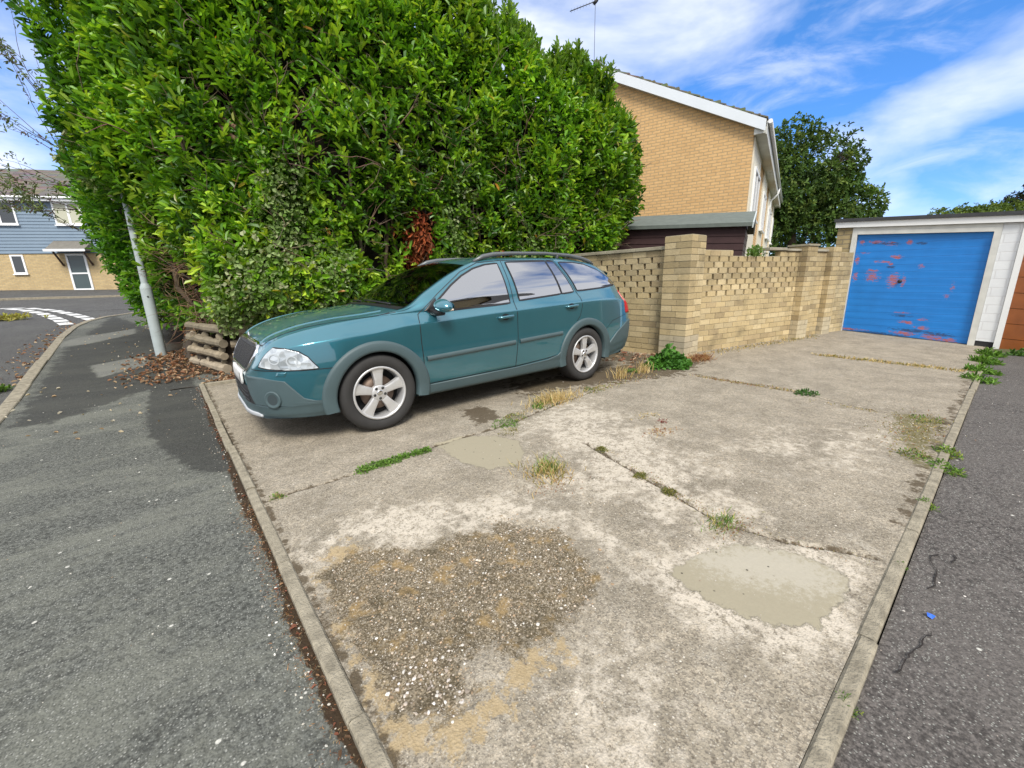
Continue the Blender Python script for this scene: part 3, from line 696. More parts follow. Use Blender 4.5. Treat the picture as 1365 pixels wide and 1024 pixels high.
def ribbon(mb, pts, wd, pt, off, sgs=(1, -1), sub=6, closed=False, rim=0, taper=None, mat=0):
    pts = list(pts); 
    if closed: pts = pts+[pts[0]]
    q = []
    for a, b in zip(pts, pts[1:]):
        L = math.hypot(b[0]-a[0], b[1]-a[1]); n = max(1, int(L/.03))
        for i in range(n): q.append((a[0]+(b[0]-a[0])*i/n, a[1]+(b[1]-a[1])*i/n))
    q.append(pts[-1])
    for sg in sgs:
        vs = []; n = len(q)
        for i in range(n):
            if closed: a, b = q[(i-1) % (n-1)], q[(i+1) % (n-1)] if i < n-1 else q[1]
            else: a, b = q[max(i-1, 0)], q[min(i+1, n-1)]
            dx, dz = b[0]-a[0], b[1]-a[1]; l = math.hypot(dx, dz)+1e-9; w_ = wd if not taper else wd*taper(i/(n-1))
            nx, nz = -dz/l*w_/2, dx/l*w_/2
            o2 = off-rim if rim else off
            row = [(q[i][0]-nx, q[i][1]-nz, o2), (q[i][0]-nx*.8, q[i][1]-nz*.8, off), (q[i][0]+nx*.8, q[i][1]+nz*.8, off), (q[i][0]+nx, q[i][1]+nz, o2)]
            vs += [pt(a_, z_, o_, sg) for a_, z_, o_ in row]
        fs = [(i*4+j, i*4+j+1, (i+1)*4+j+1, (i+1)*4+j) for i in range(n-1) for j in range(3)]
        mb.add(vs, fs, smooth=True, mat=mat)
WF, WR, WRAD = .93, 3.508, .328
WIN1 = [(1.47, .967), (1.60, 1.07), (1.76, 1.185), (1.90, 1.268), (2.05, 1.335), (2.20, 1.372), (2.36, 1.388), (2.385, 1.005), (2.2, .995), (1.9, .985)]
WIN2 = [(2.485, 1.40), (3.045, 1.415), (3.135, 1.068), (2.53, 1.025)]
WIN2B = [(3.075, 1.416), (3.175, 1.412), (3.345, 1.083), (3.165, 1.070)]
WIN3 = [(3.27, 1.405), (3.5, 1.405), (3.70, 1.385), (3.90, 1.325), (4.07, 1.235), (4.185, 1.145), (3.9, 1.118), (3.55, 1.098), (3.42, 1.095)]
def ws_pt(u_, s, off, sg=1):      # windscreen: u = lateral, s along
    z = top_z(s, abs(u_)); return (X(s)+off*.5, u_*sg, z+off*.86)

car = thing('estate_car', 'teal metallic estate car with grey wheel arches parked on the concrete pad', 'car', (1.302, 4.160, .012), R(179.0))
# --- body shell
nv = NP
full = np.concatenate([SEC, SEC[:, ::-1][:, 1:]*np.array([-1, 1])], 1); NF = full.shape[1]
Vb = []; 
for i, s in enumerate(SS):
    for y, z in full[i]: Vb.append((X(s), y, z))
def inside(po, a, z, m_):
    return sdist(np.array([[a, z]]), po)[0] > m_
Fb = []
for i in range(len(SS)-1):
    sc = (SS[i]+SS[i+1])/2
    for j in range(NF-1):
        y = (full[i, j, 0]+full[i+1, j+1, 0])/2; z = (full[i, j, 1]+full[i+1, j+1, 1]+full[i+1, j, 1]+full[i, j+1, 1])/4
        jj = min(j, NF-2-j); cut = False
        for wx in (WF, WR):
            if abs(y) > .5 and math.hypot(sc-wx, z-.33) < .375: cut = True
        if not cut and I5-1 <= jj < I6:
            for po in (WIN1, WIN2, WIN2B, WIN3):
                if inside(po, sc, z, .018): cut = True; break
        if not cut and jj >= I6 and 1.30 < sc < 1.94 and abs(y) < fy6(sc)-.04: cut = True
        if not cut: Fb.append((i*NF+j, (i+1)*NF+j, (i+1)*NF+j+1, i*NF+j+1))
mb = MB(); mb.add(Vb, Fb, smooth=True)
mb.add([Vb[j] for j in range(NF)], [tuple(range(NF))]); mb.add([Vb[(len(SS)-1)*NF+j] for j in range(NF)], [tuple(range(NF))[::-1]])
body = mb.build('body', PAINT, car)
sl = body.modifiers.new('s', 'WEIGHTED_NORMAL') if False else None
# --- underside, wheel wells, cabin
mb = MB()
mb.box(X(4.4), X(.25), -.72, .72, .22, .30); 
for wx in (WF, WR):
    for sg in (1, -1):
        prof = [(.385, .55), (.385, .865)]; n_ = 28; vs = []
        for r_, yy in ((.388, .872), (.388, .60)):
            for k in range(n_+1):
                a = math.pi*(1.18)*k/n_-math.pi*.09; vs.append((X(wx)+r_*math.cos(a), sg*yy, .33+r_*math.sin(a)))
        mb.add(vs, [(k, k+1, n_+2+k, n_+1+k) for k in range(n_)], smooth=True)
        mb.add([vs[n_+1+k] for k in range(n_+1)], [tuple(range(n_+1))])
und = mb.build('underbody', UNDER, car)
mb = MB(); mb.box(X(4.2), X(1.2), -.70, .70, .40, .44); mb.box(X(1.78), X(1.22), -.72, .72, .72, .925)
mb.box(X(4.25), X(3.35), -.70, .70, .44, .98)
mb.build('cabin_trim', BLK, car, bevel=.03)
for sx, nm in ((2.05, 'front_seat'), (2.95, 'rear_seat')):
    for sg in (1, -1):
        q = MB(); q.box(-.25, .22, -.24, .24, .50, .64); 
        q.box(-.33, -.20, -.24, .24, .60, 1.12, T=lambda x, y, z: (x-.22*(z-.6), y, z)); q.box(-.44, -.34, -.13, .13, 1.15, 1.32)
        q.build(nm, SEAT, car, loc=(X(sx), sg*.36, 0), bevel=.03)
q = MB(); ring = [(.17*math.cos(a), .17*math.sin(a)) for a in np.linspace(0, 2*math.pi, 25)]
q.tube([(X(1.72)+.10*c_*.5, -.36+s_, .98+c_*.85) for c_, s_ in ring], .013, 6, cap=False); q.tube([(X(1.72), -.36, .98), (X(1.5), -.36, .88)], .03, 8)
q.build('steering_wheel', BLK, car)
# --- glass
def glass_part(po, name, rows=12, cols=12):
    fr_ = MB(); ribbon(fr_, po, .034, side_pt, .0030, closed=True); 
    for sg in (1, -1):
        q = MB(); panel(q, po, side_pt, .0046, (sg,), rows, cols); gl = q.build(name, CGL, car)
    return fr_
frames = MB()
for po, nm in ((WIN1, 'front_door_window'), (WIN2, 'rear_door_window'), (WIN2B, 'quarter_light'), (WIN3, 'rear_side_window')):
    f_ = glass_part(po, nm); frames.add(f_.v, f_.f, smooth=True)
frames.build('window_seal', DARK, car)
wsp = []
def ws_edge(s): return fy6(s)-.034
rowsS = np.linspace(1.185, 1.985, 24); V = []; 
q = MB(); qf = MB()
def ws_s(t, y):      # t 0 (base) .. 1 (header); the base and header bow forward at the centre
    yy = abs(y)/.7; b = 1.165+.09*yy**2; h_ = 1.955+.045*yy**2; return b+(h_-b)*t
nW = 20; vs = []
for i in range(21):
    t = i/20
    for j in range(nW+1):
        k = -1+2*j/nW
        yl = .735*(1-t)+.622*t; y = yl*k; s = ws_s(t, y); y = max(-ws_edge(s), min(ws_edge(s), y)); vs.append(ws_pt(y, s, .006))
q.add(vs, [(i*(nW+1)+j, i*(nW+1)+j+1, (i+1)*(nW+1)+j+1, (i+1)*(nW+1)+j) for i in range(20) for j in range(nW)], smooth=True)
ws = q.build('windscreen', WSGL, car)
def wsr(t, k, off):
    yl = .735*(1-t)+.622*t; y = yl*k; s = ws_s(t, y); y = max(-ws_edge(s)-.004, min(ws_edge(s)+.004, y)); return ws_pt(y, s, off)
loop = [(0, k) for k in np.linspace(-1, 1, 24)]+[(t, 1) for t in np.linspace(.04, 1, 20)]+[(1, k) for k in np.linspace(.93, -1, 24)]+[(t, -1) for t in np.linspace(.95, .04, 20)]
vs = []
for t, k in loop:
    ti = .07 if t < .05 else (.955 if t > .99 else t); ki = max(-.965, min(.965, k)); ti = min(max(ti, .07), .955)
    vs += [wsr(t, k, .0035), wsr(ti, ki, .0035)]
n = len(loop); qf.add(vs, [(2*i, 2*((i+1) % n), 2*((i+1) % n)+1, 2*i+1) for i in range(n)], smooth=True)
# wiper scuttle under the glass
vs = []
for j in range(25):
    y = -.72+1.44*j/24; s0 = 1.165+.09*(abs(y)/.7)**2; vs += [(X(s0-.055), y, top_z(s0-.055, abs(y))+.004), (X(s0+.01), y, top_z(s0+.01, abs(y))+.008)]
qf.add(vs, [(2*j, 2*j+1, 2*j+3, 2*j+2) for j in range(24)])
qf.build('windscreen_surround', DARK, car)
q = MB()
for y0, y1 in ((.55, -.05), (-.05, -.60)):
    pts = [];
    for t in np.linspace(0, 1, 8):
        y = y0+(y1-y0)*t; s = ws_s(.02+.05*t, y); pts.append(ws_pt(y, s, .022))
    q.tube(pts, [.008]*8, 6)
q.build('wiper', DARK, car)
# --- shut lines
q = MB()
def sl_(pts, wd=.007): ribbon(q, pts, wd, side_pt, .0016)
sl_([(1.415, .99), (1.365, .95), (1.342, .88), (1.336, .70), (1.345, .50), (1.372, .33)])
sl_([(1.415, .99), (1.60, 1.125), (1.90, 1.315), (2.12, 1.402), (2.40, 1.425), (3.2, 1.438)], .006)
sl_([(2.425, 1.42), (2.445, .99), (2.43, .62), (2.40, .335)])
sl_([(3.20, 1.436), (3.39, 1.08), (3.435, 1.00), (3.43, .90), (3.39, .80), (3.33, .745)])
sl_([(1.372, .33), (2.40, .342), (2.9, .37), (3.04, .385), (3.10, .42)], .008)
ribbon(q, [(.50, .612), (.70, .606), (1.09, .602), (1.22, .600)], .006, fpt, .0025)
sl_([(3.86, .60), (4.0, .70), (4.30, .76)], .005)
# fuel flap is on the far side
def hood_pt(y, s, off, sg=1): return (X(s), sg*y, top_z(s, y)+off)
ribbon(q, [(.545, .155), (.60, .24), (.655, .40), (.690, .62), (.708, .85), (.722, 1.05), (.745, 1.18)], .008, hood_pt, .0022)
ribbon(q, [(0, .118), (.25, .126), (.42, .142), (.545, .155)], .008, hood_pt, .002)
q.build('shut_line', DARK, car)
q = MB(); ribbon(q, [(.43, .16), (.50, .35), (.55, .6), (.58, .9), (.60, 1.1)], .05, lambda a, s, o_, sg=1: (X(s), sg*a, top_z(s, a)+o_), .005, rim=.008)
q.build('bonnet_crease', PAINT, car)
# --- cladding
q = MB()
for wx in (WF, WR):
    for sg in (1, -1):
        n_ = 44; rings = []
        a0, a1 = -.24, math.pi+.24
        for k in range(n_+1):
            a = a0+(a1-a0)*k/n_; ca_, sa_ = math.cos(a), math.sin(a); row = []
            ro = .437+.02*abs(ca_)**3
            for r_, of, in_ in ((.352, 0, .055), (.352, .013, 0), (.370, .020, 0), (ro-.02, .020, 0), (ro, .015, 0), (ro+.003, -.004, 0)):
                s_ = wx-r_*ca_; z_ = max(.33+r_*sa_, .235)
                y_ = max(side_y(s_, max(z_, .34)), side_y(wx, .5)-.035 if wx == WF else side_y(wx, .5)-.02)
                row.append((X(s_), sg*(y_+of-in_), z_))
            rings += row
        m_ = 6
        q.add(rings, [(k*m_+j, k*m_+j+1, (k+1)*m_+j+1, (k+1)*m_+j) for k in range(n_) for j in range(m_-1)], smooth=True)
q.build('wheel_arch_cladding', CLAD, car)
q = MB()
panel(q, [(1.33, .232), (1.33, .322), (2.4, .332), (2.86, .352), (3.02, .385), (3.10, .44), (3.12, .30), (3.12, .232)], side_pt, .016, rim=.02, rows=10, cols=40)
q.build('sill_cladding', CLAD, car)
q = MB()
ribbon(q, [(1.375, .562), (2.395, .600)], .046, side_pt, .012, rim=.012); ribbon(q, [(2.455, .602), (3.09, .628)], .046, side_pt, .012, rim=.012)
q.build('rub_strip', CLAD, car)
# front bumper cladding wraps the nose
q = MB()
panel(q, [(.0, .245), (0, .32), (.50, .335), (.42, .46), (.42, .555), (.64, .553), (.84, .525), (.90, .46), (.965, .385), (1.04, .36), (1.17, .352), (1.17, .225), (.6, .222)], fpt, .014, rim=.02, rows=26, cols=46)
FCL = q
q.build('front_bumper_cladding', CLAD, car)
q = MB()
panel(q, [(0, .315), (0, .47), (.42, .47), (.49, .335), (.49, .315)], fpt, .010, rows=8, cols=16)
q.build('lower_grille', BLK, car)
q = MB()
for zz_ in (.35, .385, .42): ribbon(q, [(0.02, zz_), (.42, zz_)], .009, fpt, .018, rim=.004)
q.build('lower_grille_slat', DARK, car)
q = MB(); panel(q, [(0, .232), (0, .262), (.50, .262), (.56, .25), (.56, .232)], fpt, .024, rim=.03, rows=3, cols=26)
q.build('skid_plate', simple('silver_plastic', (.42, .44, .46), .4), car)
for sg in (1, -1):
    q = MB(); c0 = Vector(fpt(.72, .385, .016, sg)); d1 = (Vector(fpt(.75, .385, .016, sg))-Vector(fpt(.69, .385, .016, sg))).normalized(); d2 = Vector((0, 0, 1)); nn = d1.cross(d2)*(1 if sg > 0 else -1)
    if nn.x < 0: nn = -nn
    for r0, o0, r1, o1 in ((.068, .002, .060, .006), (.060, .006, .042, -.012 + .014)):
        vs = [c0+d1*math.cos(a)*r_+d2*math.sin(a)*r_+nn*o_ for r_, o_ in ((r0, o0), (r1, o1)) for a in np.linspace(0, 2*math.pi, 25)[:-1]]
        q.add(vs, [(k, (k+1) % 24, 24+(k+1) % 24, 24+k) for k in range(24)], smooth=True)
    fr_ = q.build('fog_lamp_recess', CLAD, car)
    q = MB(); q.add([c0+d1*math.cos(a)*.042+d2*math.sin(a)*.042+nn*.0025 for a in np.linspace(0, 2*math.pi, 25)[:-1]], [tuple(range(24))])
    q.build('fog_lamp_blank', simple('dark_grey_plastic', (.035, .05, .055), .5), car)
# headlights
HL = [(.62, .637), (.665, .72), (.70, .778), (.81, .768), (.92, .742), (1.0, .70), (1.05, .65), (1.088, .612), (.96, .608), (.85, .611), (.70, .624)]
for sg in (1, -1):
    q = MB(); panel(q, HL, fpt, .008, (sg,), rim=.012, rows=16, cols=18); hl = q.build('headlight', LENS, car)
    q = MB(); ribbon(q, HL, .012, fpt, .0075, (sg,), closed=True); q.build('headlight_seal', DARK, hl)
    for a_, z_ in ((.755, .695), (.895, .675)):
        q = MB(); c0 = Vector(fpt(a_, z_, .0105, sg)); e1 = (Vector(fpt(a_+.03, z_, .0105, sg))-c0).normalized(); e2 = Vector((0, 0, 1))
        rr_ = .042; vs = [c0+e1*math.cos(a)*r_+e2*math.sin(a)*r_ for r_ in (rr_, rr_*.75) for a in np.linspace(0, 2*math.pi, 21)[:-1]]
        q.add(vs, [(k, (k+1) % 20, 20+(k+1) % 20, 20+k) for k in range(20)], smooth=True); q.build('reflector_ring', RINGM, hl)
# grille
GR = [(0, .60), (0, .785), (.40, .780), (.47, .765), (.485, .71), (.45, .635), (.38, .598)]
q = MB(); panel(q, GR, fpt, .012, rim=.03, rows=12, cols=14); gr = q.build('grille', BLK, car)
q = MB()
for a_ in np.linspace(.02, .43, 17): ribbon(q, [(a_, .63 if a_ > .4 else .61), (a_, .765)], .008, fpt, .020, rim=.006)
q.build('grille_bar', DARK, gr)
q = MB(); ribbon(q, [(0, .590), (.38, .588), (.46, .628), (.50, .71), (.485, .765), (.40, .790), (0, .796)], .024, fpt, .018, rim=.014); q.build('grille_surround', CHROME, gr)
q = MB(); c0 = Vector((X(.14), 0, .822)); q.lathe([(0, .008), (.030, .006), (.034, 0)], 20, 'y', T=lambda x, y, z: (c0.x+y+.0, x, c0.z+z)); q.build('badge', CHROME, car)
# number plate
q = MB(); panel(q, [(0, .46), (0, .57), (.26, .57), (.26, .46)], fpt, .022, rim=.015, rows=3, cols=8); npl = q.build('number_plate', simple('plate_white', (.72, .72, .70), .35), car)
def stroke(mb, p0, p1, wd=.014): ribbon(mb, [p0, p1], wd, fpt, .0232, (1,))
q = MB()
stroke(q, (.185, .478), (.212, .553)); stroke(q, (.239, .478), (.212, .553)); stroke(q, (.196, .502), (.229, .502), .012)
q.build('plate_letter', simple('plate_black', (.01, .01, .01), .5), npl)
# washer cap on the bumper
q = MB(); panel(q, [(.77, .565), (.785, .595), (.86, .592), (.845, .562)], fpt, .004, rim=.006, rows=3, cols=5); q.build('washer_cap', PAINT, car)
# --- handles, mirror, rails
for s0, z0 in ((2.19, .862), (3.155, .915)):
    for sg in (1, -1):
        q = MB(); y = side_y(s0+.09, z0)
        rc = [side_pt(s0+.095+.05*math.cos(a), z0+.004+.032*math.sin(a), .0025, sg) for a in np.linspace(0, 2*math.pi, 21)[:-1]]; q.add(rc, [tuple(range(20))])
        hr = q.build('handle_recess', DARK, car)
        q = MB(); q.tube([side_pt(s0+d_, z0+.05*d_, o_, sg) for d_, o_ in ((0, .004), (.012, .026), (.06, .034), (.12, .034), (.175, .026), (.188, .004))], [.010, .013, .014, .014, .013, .010], 8)
        q.build('door_handle', PAINT, car)
for sg in (1, -1):
    b_ = bmesh.new(); bmesh.ops.create_icosphere(b_, subdivisions=3, radius=1)
    def mv(c):
        x, y, z = c; x = x*.085 if x > 0 else x*.055
        z2 = z*.066 if z > 0 else z*.050
        return (X(1.54)+x+.04*y*0, sg*(.955+y*.115), 1.015+z2-.012*y)
    q = MB(); q.add([mv(v.co) for v in b_.verts], [[v.index for v in f.verts] for f in b_.faces], smooth=True)
    mr = q.build('wing_mirror', PAINT, car)
    q = MB(); q.tube([(X(1.50), sg*.80, .965), (X(1.52), sg*.86, .955), (X(1.54), sg*.93, .965)], [.035, .028, .030], 10); q.build('mirror_foot', DARK, mr)
    q = MB(); q.add([(X(1.588), sg*(.955+.095*math.cos(a)), 1.012+.044*math.sin(a)) for a in np.linspace(0, 2*math.pi, 21)[:-1]], [tuple(range(20))]); q.build('mirror_glass', CHROME, mr)
    q = MB(); q.tube([(X(1.49), sg*.99, .985), (X(1.53), sg*1.05, .988), (X(1.57), sg*1.06, .99)], .009, 6); q.build('mirror_indicator', simple('clear_orange', (.75, .62, .5), .2), mr)
    b_.free()
    q = MB(); pl = [(1.405, .975), (1.52, .975), (1.62, 1.075), (1.60, 1.075), (1.47, 1.0)]
    panel(q, [(1.425, .975), (1.50, 1.045), (1.56, 1.085), (1.545, .978)], side_pt, .008, (sg,), rim=.008, rows=5, cols=4); q.build('mirror_triangle', DARK, car)
RAIL = simple('roof_rail_grey', (.13, .14, .145), .4, metal=.3)
for sg in (1, -1):
    q = MB(); pts = [(2.10, .0), (2.22, .028), (2.36, .038), (2.6, .045), (3.1, .046), (3.5, .043), (3.72, .032), (3.86, .018), (3.95, 0)]
    P_ = [(X(s), sg*(fy6(s)-.02), fz6(s)+.012+h) for s, h in pts]
    q.tube(P_, [.014, .024, .024, .020, .018, .020, .024, .024, .014], 8)
    q.tube([(X(3.30), sg*(fy6(3.3)-.02), fz6(3.3)), (X(3.30), sg*(fy6(3.3)-.02), fz6(3.3)+.062)], .018, 8)
    q.build('roof_rail', RAIL, car)
q = MB(); q.tube([(X(3.95), 0, 1.42), (X(4.10), 0, 1.56)], [.008, .003], 6); q.build('aerial', DARK, car)
# spoiler, tailgate glass, rear lamps
q = MB(); vs = []
for j in range(17):
    y = -.60+1.2*j/16
    z = top_z(4.12, abs(y)); vs += [(X(4.08), y, z+.004), (X(4.26-.04*(abs(y)/.6)**2), y, z-.022), (X(4.25-.04*(abs(y)/.6)**2), y, z-.055), (X(4.12), y, z-.05)]
q.add(vs, [(4*j+k, 4*j+(k+1) % 4, 4*j+4+(k+1) % 4, 4*j+4+k) for j in range(16) for k in range(4)], smooth=False); q.build('spoiler', PAINT, car)
q = MB(); vs = []
for i in range(7):
    s = 4.235+.155*i/6
    for j in range(13): y = (-.56+1.12*j/12)*(1+.03*i/6); vs.append((X(s)-.008, y, top_z(s, abs(y))+.008))
q.add(vs, [(i*13+j, i*13+j+1, (i+1)*13+j+1, (i+1)*13+j) for i in range(6) for j in range(12)], smooth=True); q.build('tailgate_window', simple('dark_tailgate_glass', (.01, .012, .012), .05), car)
for sg in (1, -1):
    q = MB(); panel(q, [(4.315, .775), (4.30, .93), (4.285, 1.04), (4.30, 1.06), (4.375, 1.03), (4.44, .92), (4.485, .82), (4.49, .775)], side_pt, .009, (sg,), rim=.012, rows=12, cols=8)
    q.build('tail_light', REDL, car)
q = MB(); panel(q, [(3.93, .24), (3.945, .42), (4.10, .55), (4.28, .64), (4.40, .68), (4.53, .69), (4.55, .60), (4.54, .40), (4.45, .33), (4.2, .26)], side_pt, .014, rim=.02, rows=18, cols=20)
q.build('rear_bumper_cladding', CLAD, car)
# --- wheels
def make_wheel():
    w_ = bpy.data.objects.new('wheel', None); C.objects.link(w_); w_.parent = car
    q = MB(); prof = [(.222, -.085), (.235, -.10), (.262, -.112), (.295, -.112), (.318, -.098), (.3275, -.070), (.328, 0), (.3275, .070), (.318, .098), (.295, .112), (.262, .112), (.235, .10), (.222, .085)]
    q.lathe(prof, 64); 
    q.build('tyre', TYRE, w_)
    q = MB(); q.lathe([(.225, .088), (.229, .100), (.226, .106), (.214, .106), (.208, .098), (.204, .06), (.200, -.06), (.222, -.09)], 64)
    # five broad spokes
    for k in range(5):
        a0 = math.pi/2+k*2*math.pi/5
        def P_(r_, da, y): a = a0+da; return (r_*math.cos(a), y, r_*math.sin(a))
        rs = [.052, .075, .12, .17, .211]; hw = [.034, .033, .037, .045, .056]; yy = [.080, .086, .090, .088, .092]
        vs = []
        for r_, h_, y in zip(rs, hw, yy):
            da = h_/r_ if r_ > .06 else .62
            vs += [P_(r_, -da, y-.035), P_(r_, -da*.93, y-.004), P_(r_, -da*.6, y), P_(r_, 0, y+.001), P_(r_, da*.6, y), P_(r_, da*.93, y-.004), P_(r_, da, y-.035)]
        q.add(vs, [(i*7+j, i*7+j+1, (i+1)*7+j+1, (i+1)*7+j) for i in range(4) for j in range(6)], smooth=False)
    q.lathe([(.070, .050), (.068, .082), (.060, .088), (0, .088)], 40)
    q.build('rim', ALLOY, w_)
    q = MB(); q.lathe([(.0, .094), (.020, .094), (.024, .092), (.026, .088)], 24)
    q.build('hub_cap', CHROME, w_)
    q = MB()
    for k in range(5):
        a = -math.pi/2+k*2*math.pi/5; cx_, cz_ = .047*math.cos(a), .047*math.sin(a)
        q.lathe([(0, .0885), (.0125, .0885), (.0125, .087)], 12, T=lambda x, y, z: (x+cx_, y+.0008, z+cz_))
    q.build('wheel_bolt', simple('bolt_recess', (.03, .03, .03), .5), w_)
    q = MB(); q.lathe([(.21, -.02), (0, -.02)], 40); q.build('inner_wheel', UNDER, w_)
    q = MB(); q.lathe([(.05, .03), (.145, .03), (.145, .015), (.05, .015)], 40); q.build('brake_disc', simple('brake_disc_rust', (.18, .13, .10), .45, metal=.6), w_)
    return w_
w0 = make_wheel(); first = True
for s0, sg, rot in ((WF, 1, 0), (WR, 1, .0), (WF, -1, .4), (WR, -1, .9)):
    if first: w_ = w0; first = False
    else:
        w_ = w0.copy(); C.objects.link(w_); w_.parent = car
        for ch in [c_ for c_ in w0.children]:
            d = ch.copy(); C.objects.link(d); d.parent = w_
    w_.location = (X(s0), sg*.765, WRAD); w_.rotation_euler = (0, rot, 0 if sg > 0 else math.pi)
# ------------------------------------------------------------------ VEGETATION HELPERS
def unit(a): return a/(np.linalg.norm(a, axis=-1, keepdims=True)+1e-9)
def leaves(P, D, Nn, L, Wd, col, fold=.25, droop=.15):
    """n leaves: base P, direction D, face normal Nn, length L, width Wd, colour (n,3). returns V,F,cols"""
    n = len(P); D = unit(D); Sd = unit(np.cross(D, Nn)); Nn = unit(np.cross(Sd, D))
    L = L[:, None]; Wd = Wd[:, None]
    up = Nn*Wd*fold
    B = P; T = P+D*L-Nn*L*droop
    L1 = P+D*L*.32+Sd*Wd*.38+up; L2 = P+D*L*.78+Sd*Wd*.42+up-Nn*L*droop*.5
    R1 = P+D*L*.32-Sd*Wd*.38+up; R2 = P+D*L*.78-Sd*Wd*.42+up-Nn*L*droop*.5
    V = np.stack([B, L1, L2, T, R2, R1], 1).reshape(-1, 3)
    k = np.arange(n)[:, None]*6
    F = np.concatenate([k+np.array([0, 3, 2, 1]), k+np.array([0, 5, 4, 3])], 1).reshape(-1, 4)
    return V, F, np.repeat(col, 2, axis=0)
def rosettes(P, O, per, Ls, pal, spread=.9, wr=.36, jit=.35, stem=.6):
    """tufts of leaves at tips P pointing along O"""
    n = len(P); k = per
    O = unit(O); a = unit(np.cross(O, RNG.normal(size=(n, 3)))); b = np.cross(O, a)
    ang = (np.arange(k)[None]*2.399+RNG.random((n, 1))*6.28)[:, :, None]
    rad = a[:, None]*np.cos(ang)+b[:, None]*np.sin(ang)
    el = (RNG.random((n, k, 1))*.9+.1)*spread
    D = O[:, None]*(1-el*.75)+rad*el+RNG.normal(size=(n, k, 3))*jit*.4
    D[:, :, 2] -= .10
    base = P[:, None]-O[:, None]*(np.arange(k)[None, :, None]/k*stem)*Ls[:, None, None]+rad*.01
    Nn = O[:, None]*.8-rad*.25+np.array([0, 0, .45])+RNG.normal(size=(n, k, 3))*jit
    L = Ls[:, None]*(.65+.6*RNG.random((n, k)))
    Wd = L*wr*(.85+.3*RNG.random((n, k)))
    col = pal[:, None]*(.75+.5*RNG.random((n, k, 1)))
    return leaves(base.reshape(-1, 3), D.reshape(-1, 3), Nn.reshape(-1, 3), L.ravel(), Wd.ravel(), col.reshape(-1, 3))
def cat(lst):
    Vs, Fs, Cs = [], [], []; b = 0
    for V, F, c_ in lst: Vs.append(V); Fs.append(F+b); Cs.append(c_); b += len(V)
    return np.concatenate(Vs), np.concatenate(Fs), np.concatenate(Cs)
def palette(n, cols, wts):
    cols = np.array(cols, float); i = RNG.choice(len(cols), n, p=np.array(wts)/sum(wts)); return cols[i]
def branch(mb, p, d, L, r, depth=2, col=(.11, .075, .05), wig=.25, grav=0):
    p = Vector(p); d = Vector(d).normalized(); pts = [p.copy()]; n = 6
    for i in range(n):
        d = (d+Vector((random.gauss(0, wig), random.gauss(0, wig), random.gauss(0, wig)+grav))*.4).normalized(); p = p+d*L/n; pts.append(p.copy())
        if depth > 0 and i > 1 and random.random() < .6:
            d2 = (d+Vector((random.gauss(0, .7), random.gauss(0, .7), random.gauss(0, .5)))).normalized(); branch(mb, p, d2, L*.5, r*.5, depth-1, col, wig, grav)
    mb.tube(pts, [r*(1-.7*i/n) for i in range(n+1)], 6, col=tuple(c_*random.uniform(.8, 1.2) for c_ in col))
    return pts

# ------------------------------------------------------------------ THE LAUREL HEDGE
HP = np.array([(0.7, 16.5), (-.05, 14.5), (-.30, 12.5), (-.30, 10.8), (.22, 9.45), (.50, 8.3), (.75, 7.35), (1.5, 6.95), (3.0, 6.55), (4.5, 6.15), (6.0, 5.72), (7.1, 5.42), (7.62, 5.66), (7.95, 6.5), (8.1, 7.6)])
HL_ = np.concatenate([[0], np.cumsum(np.linalg.norm(np.diff(HP, axis=0), axis=1))])
HT = HL_[-1]
HZ = np.array([5.4, 5.6, 5.6, 5.6, 5.75, 5.95, 6.05, 6.1, 6.1, 5.75, 5.25, 4.95, 4.55, 4.4, 4.2])       # crest height
def hedge_pt(t, h, dep):
    """t along, h 0..1.35 (1 = shoulder, beyond = over the top), dep inward depth"""
    x = np.interp(t, HL_, HP[:, 0]); y = np.interp(t, HL_, HP[:, 1])
    e = .35; dx = np.interp(t+e, HL_, HP[:, 0])-np.interp(t-e, HL_, HP[:, 0]); dy = np.interp(t+e, HL_, HP[:, 1])-np.interp(t-e, HL_, HP[:, 1])
    l = np.hypot(dx, dy)+1e-9; nx, ny = dy/l, -dx/l       # outward: towards the viewer's side
    nx, ny = -(-nx), ny
    H = np.interp(t, HL_, HZ)
    g = 2.2
    lump = (fbm(t*.9+3, h*H*.7+5, 3)-.5)*.75+(fbm(t*3.1, h*H*1.0, 3)-.5)*.66
    # flank along the pavement hangs out over it, higher up
    left = np.clip((HL_[4]-.45-t)/1.0, 0, 1); z0 = h*H
    bulge = left*(.66*np.exp(-((z0-2.8)/1.5)**2)-.16*np.exp(-((z0-5.0)/1.1)**2)-.14)+.72*np.exp(-((t-HL_[4]-.1)/.75)**2)*np.clip((z0-2.35)/.5, 0, 1)
    bulge = bulge+(1-left)*(.22*np.sin(np.clip(h, 0, 1)*3.0)-.05)
    right = np.clip((t-HL_[9])/2.0, 0, 1); bulge = bulge+right*(.30*np.exp(-((z0-3.4)/1.2)**2)-.30*np.clip(2.7-z0, 0, 1.7))
    low = np.exp(-((t-HL_[7]+.1)/.85)**2)*np.exp(-((z0-1.1)/.55)**2)*.34     # lower growth over the log wall
    over = np.clip(h-.80, 0, 1)
    curl = 1.9*over**1.7
    hh = np.where(h < .80, h, .80+.20*np.sin(np.clip((h-.80)/.40, 0, 1)*math.pi/2))
    off = lump+bulge+low-curl*1.3-dep
    zz = hh*H+np.where(over > 0, lump*.7*np.clip(over*4, 0, 1), 0)-dep*np.clip(over*2.5, 0, 1)
    return np.stack([x+nx*off, y+ny*off, zz+terr(x, y)*(t < HL_[5])], -1), np.stack([nx*np.clip(1.0-over*2.2, .05, 1), ny*np.clip(1.0-over*2.2, .05, 1), .30+over*2.4], -1), lump
